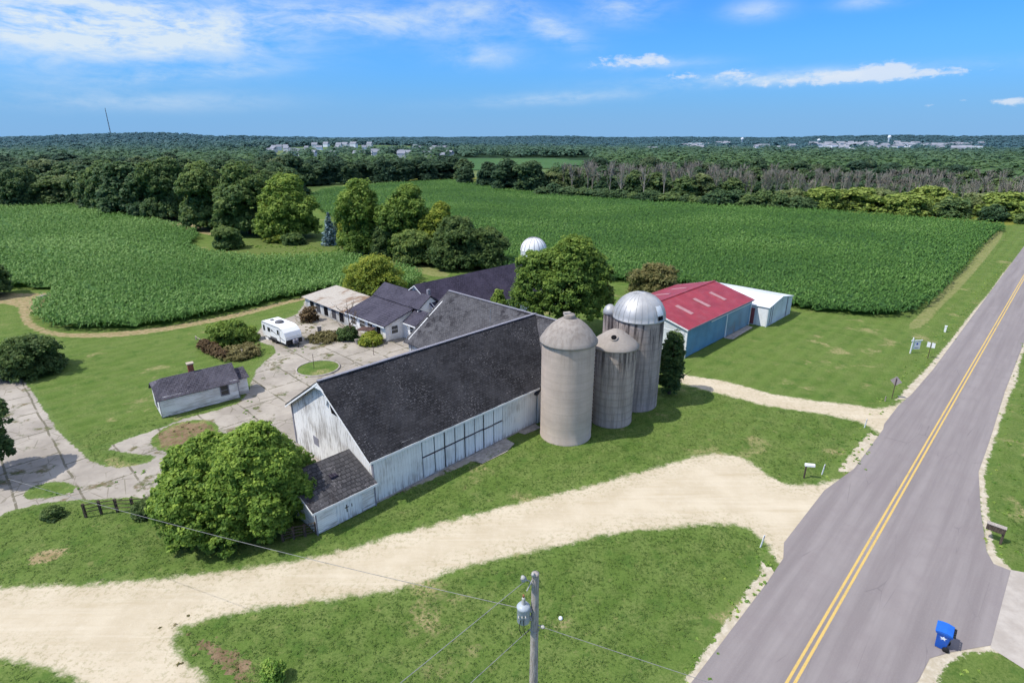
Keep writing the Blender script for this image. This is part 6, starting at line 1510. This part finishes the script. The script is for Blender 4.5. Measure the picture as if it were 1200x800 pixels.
for i, (q, lb) in enumerate(zip([(108.78,227.79,7.14,14.65),(116.91,219.47,8.14,13.48),(132.02,222.17,8.23,17.53),(135.26,199.89,7.75,15.84),(152.88,211.71,9.36,16.1),(152.84,202.16,6.4,11.88),(169.68,209.24,7.49,14.1),(168.89,197.68,8.24,16.25),(149.35,236.73,6.4,15.21),(164.85,185.32,3.24,6.03),(159.16,191.31,4.99,7.33)],
    ('yellowish shrub farthest left of the golden shrubs', 'second golden shrub from the left at the field end', 'wide golden green shrub before the dead trees', 'bright yellow green round shrub closest to the weeds', 'tall golden shrub behind the bright round one', 'greener shrub right of the bright round one', 'yellow green shrub left of the road end', 'largest golden shrub near the right picture edge', 'flat pale green shrub behind the wide golden one', 'small dark bush at the track end', 'low green bush before the largest golden shrub'))):
    (golds if i not in (5, 9, 10) else shrubs).put(2 if i in (0, 6, 8) else i % 2, q, lb, None, 600+i)
broad.put(2, (196.25,314,11.79,15.42), 'dark round tree standing above the dead stand', None, 700)
broad.put(0, (198.74,239.87,10.84,13.96), 'green tree above the golden shrubs at right', None, 701)

# ------------------------------------------------------------------ far country: woodland mass, villages, mast
def azd(px, dist): 
    a = math.atan2(px-600, 708); return dist*math.sin(a), dist*math.cos(a)
def woodland():
    r = np.random.default_rng(77); P = []
    for d0, d1, n, w, h in ((440, 700, 1900, 13, 12), (700, 1200, 4200, 17, 13), (1200, 2400, 6500, 24, 14), (2400, 4200, 5200, 44, 15), (4200, 7400, 3600, 85, 17)):
        d = np.sqrt(r.uniform(d0**2, d1**2, n)); a = r.uniform(-R(47), R(47), n)
        P.append(np.stack([d*np.sin(a), d*np.cos(a), np.full(n, w)*r.uniform(.6, 1.3, n), np.full(n, h)*r.uniform(.6, 1.25, n)], 1))
    P = np.concatenate(P)
    d = np.hypot(P[:, 0], P[:, 1]); px = 600+708*P[:, 0]/P[:, 1]
    k = np.ones(len(P), bool)
    for q in (pasture_a, pasture_b, pasture_c): k &= sdist(P[:, :2], q) < -6
    k &= ~((px > 300) & (px < 540) & (d > 590) & (d < 1200) & (r.random(len(P)) < np.where(d < 770, .96, .74)))       # village clearing
    k &= ~((px > 790) & (px < 1180) & (d > 1050) & (d < 2600) & (r.random(len(P)) < .84))     # town clearing
    clear = np.sin(P[:, 0]/210+1.3*np.sin(P[:, 1]/330))*np.sin(P[:, 1]/290+.7)
    k &= ~((clear > .56) & (d > 900))
    k &= ~((px > 520) & (px < 700) & (d > 380) & (d < 840) & (r.random(len(P)) < .98))
    P = P[k]; m = len(P)
    z = terrain(P[:, 0], P[:, 1])
    nq = 58
    o = unit(m*nq, r).reshape(m, nq, 3); o[:, :, 2] = np.abs(o[:, :, 2])*1.0-.12
    jit = r.uniform(.78, 1.08, (m, nq, 1))
    c = np.stack([P[:, 0], P[:, 1], z+P[:, 3]*.36], 1)
    pts = c[:, None]+o*jit*np.stack([P[:, 2]*.5, P[:, 2]*.5, P[:, 3]*.62], 1)[:, None]
    N = o*.7+.25*unit(m*nq, r).reshape(m, nq, 3)+np.array([0, 0, .75]); N /= np.linalg.norm(N, axis=2)[:, :, None]
    size = np.repeat(P[:, 2]*.27, nq)
    t = unit(m*nq, r); Nf = N.reshape(-1, 3); a = np.cross(Nf, t); a /= np.linalg.norm(a, axis=1)[:, None]+1e-9; b = np.cross(Nf, a)
    zs = np.minimum(1, np.repeat(P[:, 3]*.45, nq)/size)
    sa = a*size[:, None]*.5; sb = b*size[:, None]*.42
    sa[:, 2] *= zs; sb[:, 2] *= zs
    p = pts.reshape(-1, 3)
    V = np.stack([p-sa, p+sb, p+sa, p-sb], 1).reshape(-1, 3)
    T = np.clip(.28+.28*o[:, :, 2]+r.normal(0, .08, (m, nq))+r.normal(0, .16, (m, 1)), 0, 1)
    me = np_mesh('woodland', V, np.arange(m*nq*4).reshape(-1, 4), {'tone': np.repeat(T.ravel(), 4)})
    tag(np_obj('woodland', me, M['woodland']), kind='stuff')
woodland()

def house_mesh(w, d, h, rh, wall):
    m = MB(); m.box(-w/2, w/2, -d/2, d/2, -3, h, 0)
    m.prism([(-d/2-.4, h), (d/2+.4, h), (0, h+rh)], 'x', -w/2-.4, w/2+.4, 1)
    return m
houses = []
def far_house(px, dist, w, d, h, rh, wall, label, group, cat='house', name='far_house'):
    x, y = azd(px, dist)
    o = house_mesh(w, d, h, rh, wall).build(name, [M[wall], M['far_roof' if rh > 2 else wall]], None, (x, y, float(terrain(x, y))), random.uniform(-.6, .6))
    return tag(o, label, cat, group)
rr = random.Random(12)
for i in range(46):
    px = 312+i*4.8+rr.uniform(-2.5, 2.5)
    far_house(px, rr.uniform(770, 1180), rr.uniform(8, 12.5), rr.uniform(7, 9), rr.uniform(4.5, 6.5), rr.uniform(3, 4), 'far_wall' if rr.random() < .55 else 'far_white',
              'pale house with grey roof in the far village at left centre', 'houses of the far village')
for i in range(92):
    px = rr.choice((rr.uniform(800, 1160), rr.uniform(950, 1140)))
    dist = rr.uniform(1200, 2500)
    if rr.random() < .32: far_house(px, dist, rr.uniform(26, 52), rr.uniform(14, 22), rr.uniform(6, 9), .6, 'far_white', 'long flat white building in the far town at right', 'white halls of the far town', 'building', 'far_hall')
    else: far_house(px, dist, rr.uniform(14, 24), rr.uniform(10, 16), rr.uniform(8, 12), rr.uniform(3, 5), 'far_white' if rr.random() < .6 else 'far_wall', 'pale house with grey roof in the far town at right', 'houses of the far town')
for px, dist, w in ((640, 1300, 26), (668, 1500, 20), (612, 2600, 40), (765, 1020, 18), (990, 1150, 34), (820, 2100, 60), (540, 2300, 40), (560, 2700, 50), (1195, 2400, 60)):
    far_house(px, dist, w, 14, 9, .6 if w > 30 else 3, 'far_white', 'lone pale building standing among the distant woods', 'lone buildings among the distant woods', 'building', 'far_hall')
for px, dist, hh in ((1042, 2650, 34), (870, 2700, 26), (960, 2500, 22)):
    x, y = azd(px, dist); t = thing('water_tower' if hh > 30 else 'grain_tower', {34: 'pale tall tower rising above the far town', 26: 'small tower left of the far town', 22: 'short tower in front of the far town'}[hh], 'tower', (x, y, float(terrain(x, y))))
    MB().lathe([(3.0, 0), (2.6, hh*.6), (5.5, hh*.72), (5.8, hh*.86), (3.5, hh*.97), (0, hh)], 14).build('body', M['far_white'], t)
x, y = azd(131, 3000)
t = thing('radio_mast', 'slender lattice radio mast on the wooded hill at left', 'mast', (x, y, float(terrain(x, y))))
m = MB(); Hm = 128
for k in range(3):
    a = 2.09*k; m.tube([(2.2*math.cos(a), 2.2*math.sin(a), 0), (.5*math.cos(a), .5*math.sin(a), Hm)], .38, 5)
m.build('mast', M['rust_post'], t)
b = MB()
for k in range(22):
    z0 = Hm*k/22; z1 = Hm*(k+1)/22; r0 = 2.2-1.7*k/22
    for j in range(3):
        a = 2.09*j; c2 = 2.09*(j+1); b.tube([(r0*math.cos(a), r0*math.sin(a), z0), (r0*math.cos(c2), r0*math.sin(c2), z1)], .28, 4, cap=False)
b.build('lattice', M['rust_post'], t)

# ------------------------------------------------------------------ weeds along the edges, one mass nobody would count
def edge_weeds(name, segs, n, size, mat, spread, seed, per=16):
    r = np.random.default_rng(seed); P = []
    for seg in segs:
        A = np.array(seg); L = np.hypot(*(A[1:]-A[:-1]).T); cum = np.concatenate([[0], np.cumsum(L)])
        k = int(n*cum[-1]); s = r.uniform(0, cum[-1], k)
        i = np.clip(np.searchsorted(cum, s)-1, 0, len(L)-1); f = (s-cum[i])/L[i]
        q = A[i]+(A[i+1]-A[i])*f[:, None]+r.normal(0, spread, (k, 2)); P.append(q)
    P = np.concatenate(P); m = len(P); sc = r.uniform(.5, 1.3, m)
    c = np.repeat(P, per, 0); S = np.repeat(sc, per); a = r.uniform(0, 6.28, len(c)); rad = np.abs(r.normal(0, .16, len(c)))*S*size*3
    pos = np.stack([c[:, 0]+np.cos(a)*rad, c[:, 1]+np.sin(a)*rad, r.uniform(.02, .30, len(c))*S*size*2.2], 1)
    N = np.stack([np.cos(a)*.35, np.sin(a)*.35, np.full(len(a), 1.0)], 1)+r.normal(0, .25, (len(a), 3)); N /= np.linalg.norm(N, axis=1)[:, None]
    V, Q = leaf_quads(pos, N, size, r, .5)
    T = np.clip(.58+np.repeat(r.normal(0, .2, m), per)+r.normal(0, .12, len(c)), 0, 1)
    return tag(np_obj(name, np_mesh(name, V, Q, {'tone': np.repeat(T, 4)}), M[mat]), kind='stuff')
edge_weeds('weeds', [[(17.25,31.16),(17.07,30.34),(15.91,29.17),(14.63,27.71),(13.14,26.23),(11.8,24.81),(8.72,21.58)], [(17.24,30.74),(15.51,29.94),(13.82,28.07)], uvpoly([(49, -9.9), (53, -9.8), (58, -9.9)]), [(25.64,39.79),(27.22,40.79),(29.18,42.38),(31.79,44.96),(33.92,47.64)]], 2.2, .15, 'weed', .45, 1)
edge_weeds('weeds', [uvpoly([(28, 1.0), (32, 1.6), (34, 2.2)]), uvpoly([(44, 2.2), (50, 1.2), (60, .2), (80, .0), (110, -.3)]), uvpoly([(60, -10.2), (80, -9.8), (110, -9.4), (140, -9.1), (170, -9.0)])], 1.3, .16, 'weed', .6, 2)
edge_weeds('weeds', [[(-15.09,32.63),(-13.38,32.63),(-10.2,36.14),(-6.79,38.82),(-2.9,42.11),(0,44.66)]], 2.0, .13, 'weed', .25, 3)
edge_weeds('weeds', [[(-37.48,37.78),(-36.41,38.47),(-34.14,38.12)], [(-32.91,39.79),(-31.11,40.79),(-28.41,39.79)], [(-29.99,36.89),(-27.71,38)], [(-30.1,72.71),(-27.34,68.78),(-32.05,66.37)], [(-26.85,54.1),(-27.31,52.11),(-25.9,49.88)], [(-20.32,60.93),(-24.79,60.93),(-26.03,63.01)]], 1.6, .16, 'weed', .5, 4)
edge_weeds('weeds', [[(-29.54,78.61),(-27.31,75.56),(-24.49,74.11),(-22.39,72.03)], [(-32.93,46.51),(-31.94,47.98),(-30.18,48.49),(-28.29,47.31)], [(-32.79,83.62),(-30.83,80.22),(-28.53,77.06)]], 2.6, .16, 'straw', .6, 5)
edge_weeds('weeds', [[(-71.9,138.32),(-68.76,142.92),(-61.12,145.32),(-48.24,140.58),(-41.47,136.13),(-48.55,133.99),(-60.69,133.99)]], 3.0, .34, 'weed', 1.6, 6)
edge_weeds('weeds', [[(-18.22,24.22),(-16.52,23.66),(-14.47,22.74),(-13.18,21.82)], [(-19.74,24.81),(-18.21,25.11)]], 2.0, .13, 'straw', .7, 7)
edge_weeds('weeds', [[(109.84,206.83),(124.8,211.71),(134.41,197.68),(151.65,193.39),(170.59,195.51)]], 1.2, .6, 'leaf_row_gold', 2.5, 8)
edge_weeds('weeds', [[(-77.9,89.24),(-79.43,93.38),(-79.36,95.58)]], 4.0, .2, 'straw', .6, 9)

M['turf'] = mat_leaf('turf_blades', (.028, .055, .010), (.042, .073, .014), (.064, .094, .024), .4)
def turf():
    r = np.random.default_rng(41); n = 46000
    d = np.sqrt(r.uniform(15**2, 62**2, n)); a = r.uniform(-R(50), R(50), n)
    P = np.stack([d*np.sin(a), d*np.cos(a)], 1); P = P[r.random(len(P)) < np.clip(34/np.hypot(P[:, 0], P[:, 1]), 0, 1)]
    u = P[:, 0]*E1[0]+P[:, 1]*E1[1]; v = P[:, 0]*E2[0]+P[:, 1]*E2[1]
    k = (v < -9.9) | ((v > 1.4) & (u > 46)) | ((v > 1.6) & (u < 32))
    k &= ~((u > 13.8) & (u < 51) & (v < -32.3) & (v > -54)) & ~((u > 11.5) & (u < 20.5) & (v < -58.8) & (v > -64))
    for q, m in ((lane, .25), (drive2, .2)): k &= sdist(P, smooth_poly(q, 1)) < -m
    inner = sdist(P, smooth_poly(yard, 1)); k &= inner < -.2
    P = P[k]; per = 7; m = len(P); sc = r.uniform(.5, 1.25, m)
    pat = .5+.5*np.sin(P[:, 0]*.31+1.9*np.sin(P[:, 1]*.17))*np.sin(P[:, 1]*.27+1.1*np.sin(P[:, 0]*.13))
    c = np.repeat(P, per, 0); S = np.repeat(sc, per); an = r.uniform(0, 6.28, len(c)); rad = np.abs(r.normal(0, .13, len(c)))*S
    pos = np.stack([c[:, 0]+np.cos(an)*rad, c[:, 1]+np.sin(an)*rad, r.uniform(.02, .075, len(c))*S], 1)
    N = np.stack([np.cos(an)*.4, np.sin(an)*.4, np.full(len(an), 1.0)], 1)+r.normal(0, .25, (len(an), 3)); N /= np.linalg.norm(N, axis=1)[:, None]
    V, Q = leaf_quads(pos, N, .10, r, .34)
    T = np.clip(.42+.26*np.repeat(pat, per)+r.normal(0, .12, len(c)), 0, 1)
    tag(np_obj('grass', np_mesh('grass', V, Q, {'tone': np.repeat(T, 4)}), M['turf']), kind='stuff')
turf()

# ------------------------------------------------------------------ sky, sun, camera
SUN_EL, SUN_AZ = R(56), R(-106)               # azimuth measured clockwise from +y
w = bpy.data.worlds.new('World'); SC.world = w; w.use_nodes = True
nt = w.node_tree
for n in list(nt.nodes): nt.nodes.remove(n)
class WN(NT):
    def __init__(s, tree): s.t = tree; s.n = tree.nodes; s.l = tree.links
W_ = WN(nt)
out = W_.node('ShaderNodeOutputWorld'); bg = W_.node('ShaderNodeBackground')
nt.links.new(bg.outputs[0], out.inputs[0])
sky = W_.node('ShaderNodeTexSky', sky_type='NISHITA'); sky.sun_disc = False
sky.sun_elevation = SUN_EL; sky.sun_rotation = SUN_AZ; sky.altitude = 250
sky.air_density = 1.0; sky.dust_density = .35; sky.ozone_density = 2.2
dirv = W_.node('ShaderNodeTexCoord').outputs['Generated']
dx, dy, dz = W_.sep(dirv)[0:3]
az = W_.math('ARCTAN2', dx, dy); el = W_.math('ARCSINE', dz)
def aim(px, py):
    """azimuth and elevation, in radians, of a spot of the sky"""
    u, v = px-600, py-400; f = 628.1-v*.3367; d = 224.6+v*.9416
    return math.atan2(u, f), math.atan2(-d, math.hypot(u, f))
def blob(px, py, sx, sy, amp, tilt=0.0):
    a0, e0 = aim(px, py); a1, _ = aim(px+sx, py); _, e1 = aim(px, py-sy)
    a = W_.math('SUBTRACT', az, a0); b = W_.math('SUBTRACT', W_.math('SUBTRACT', el, e0), W_.math('MULTIPLY', a, tilt))
    q = W_.math('ADD', W_.math('POWER', W_.math('DIVIDE', a, abs(a1-a0)), 2.0), W_.math('POWER', W_.math('DIVIDE', b, abs(e1-e0)), 2.0))
    return W_.math('MULTIPLY', W_.math('POWER', 2.718, W_.math('MULTIPLY', q, -1.0)), amp)
def total(bs):
    s = bs[0]
    for b in bs[1:]: s = W_.math('ADD', s, b)
    return s
cv = W_.comb(az, el, 0.0)
# high thin cirrus, brushed along the horizon
n1 = W_.noise(W_.mapping(cv, (5, 17, 1), (0, 0, R(8))), 1.0, 7, .62, .6); n2 = W_.noise(W_.mapping(cv, (22, 60, 1), (0, 0, R(14))), 1.0, 5, .65, .4)
cir = total([blob(90, 38, 190, 42, 1.0, .02), blob(215, 30, 130, 30, .75), blob(420, 22, 150, 20, .72, -.05), blob(545, 10, 60, 16, .55), blob(40, 10, 120, 40, .5),
             blob(645, 32, 45, 16, .62, -.35), blob(566, 66, 46, 14, .52), blob(730, 8, 46, 20, .62), blob(885, 12, 34, 12, .55), blob(1020, 2, 40, 8, .5),
             blob(210, 88, 120, 8, .42, .1), blob(160, 118, 150, 12, .40, .02), blob(660, 115, 110, 7, .45, .05), blob(930, 90, 190, 8, .75, .01), blob(760, 76, 70, 7, .5)])
cirm = W_.math('MULTIPLY', cir, W_.ramp(W_.math('ADD', W_.math('MULTIPLY', n1, .72), W_.math('MULTIPLY', n2, .38)), .36, .74))
# small puffy clouds low in the middle
n3 = W_.noise(W_.mapping(cv, (46, 105, 1)), 1.0, 7, .66, .3)
cum = total([blob(735, 72, 52, 8, .95, .05), blob(770, 71, 16, 8, .6), blob(862, 87, 24, 7, .9), blob(800, 90, 26, 6, .8), blob(960, 93, 150, 9, .75, .03), blob(1040, 80, 24, 10, .95), blob(1010, 88, 60, 9, .75), blob(1090, 86, 50, 5, .7), blob(1185, 119, 26, 6, .95), blob(1088, 124, 8, 3, .7), blob(1128, 118, 8, 3, .6)])
cumm = W_.ramp(W_.math('ADD', cum, W_.math('MULTIPLY', W_.math('SUBTRACT', n3, .5), 2.6)), .40, 1.15)
cumm = W_.math('MULTIPLY', cumm, W_.ramp(cum, .08, .35))
tint = W_.mix(1.0, sky.outputs[0], (.25, .69, 1.24), 'MULTIPLY')
# pale haze towards the horizon
hz_ = W_.math('SUBTRACT', 1.0, W_.ramp(el, -.01, .20))
tint = W_.mix(W_.math('MULTIPLY', hz_, .85), tint, (1.15, 2.65, 5.1))
tint = W_.mix(W_.math('MULTIPLY', W_.math('SUBTRACT', 1.0, W_.ramp(el, -.01, .10)), .55), tint, (1.9, 3.35, 5.3))
c1 = W_.mix(W_.math('MULTIPLY', cirm, 1.2, clamp=True), tint, (4.6, 5.4, 6.2))
c2 = W_.mix(W_.math('MULTIPLY', cumm, .75, clamp=True), c1, (5.2, 5.6, 6.2))
over = W_.math('MULTIPLY', W_.ramp(el, .27, .60), W_.math('ADD', .38, W_.math('MULTIPLY', W_.ramp(W_.noise(dirv, 3.0, 5, .6), .4, .65), .5)))  # bright white cover added overhead, above the view, to lift the fill light
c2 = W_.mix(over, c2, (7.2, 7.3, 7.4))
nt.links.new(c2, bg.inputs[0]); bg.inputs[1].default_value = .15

sd = bpy.data.lights.new('sun', 'SUN'); sd.energy = 4.6; sd.angle = R(.53); sd.color = (1.0, .94, .85)
so = bpy.data.objects.new('sun', sd); COL.objects.link(so)
d = Vector((math.sin(SUN_AZ)*math.cos(SUN_EL), math.cos(SUN_AZ)*math.cos(SUN_EL), math.sin(SUN_EL)))
so.rotation_euler = (-d).to_track_quat('-Z', 'Y').to_euler(); so.location = (-60, 0, 80)

cam = bpy.data.cameras.new('camera'); co = bpy.data.objects.new('camera', cam); COL.objects.link(co)
cam.sensor_width = 36; cam.lens = 36*667/1200; cam.clip_start = .5; cam.clip_end = 30000
co.location = (0, 0, 26); co.rotation_euler = (R(90)-math.atan2(238.5, 667), 0, 0)
SC.camera = co

SC.render.engine = 'CYCLES'
SC.cycles.use_denoising = True
try: SC.cycles.denoiser = 'OPENIMAGEDENOISE'
except Exception: pass
SC.cycles.use_adaptive_sampling = True; SC.cycles.adaptive_threshold = .03; SC.cycles.max_bounces = 4; SC.cycles.diffuse_bounces = 2; SC.cycles.transmission_bounces = 2; SC.cycles.transparent_max_bounces = 4; SC.cycles.glossy_bounces = 2
SC.cycles.caustics_reflective = False; SC.cycles.caustics_refractive = False
SC.view_settings.view_transform = 'Standard'; SC.view_settings.look = 'None'
SC.view_settings.exposure = 0; SC.view_settings.gamma = 1
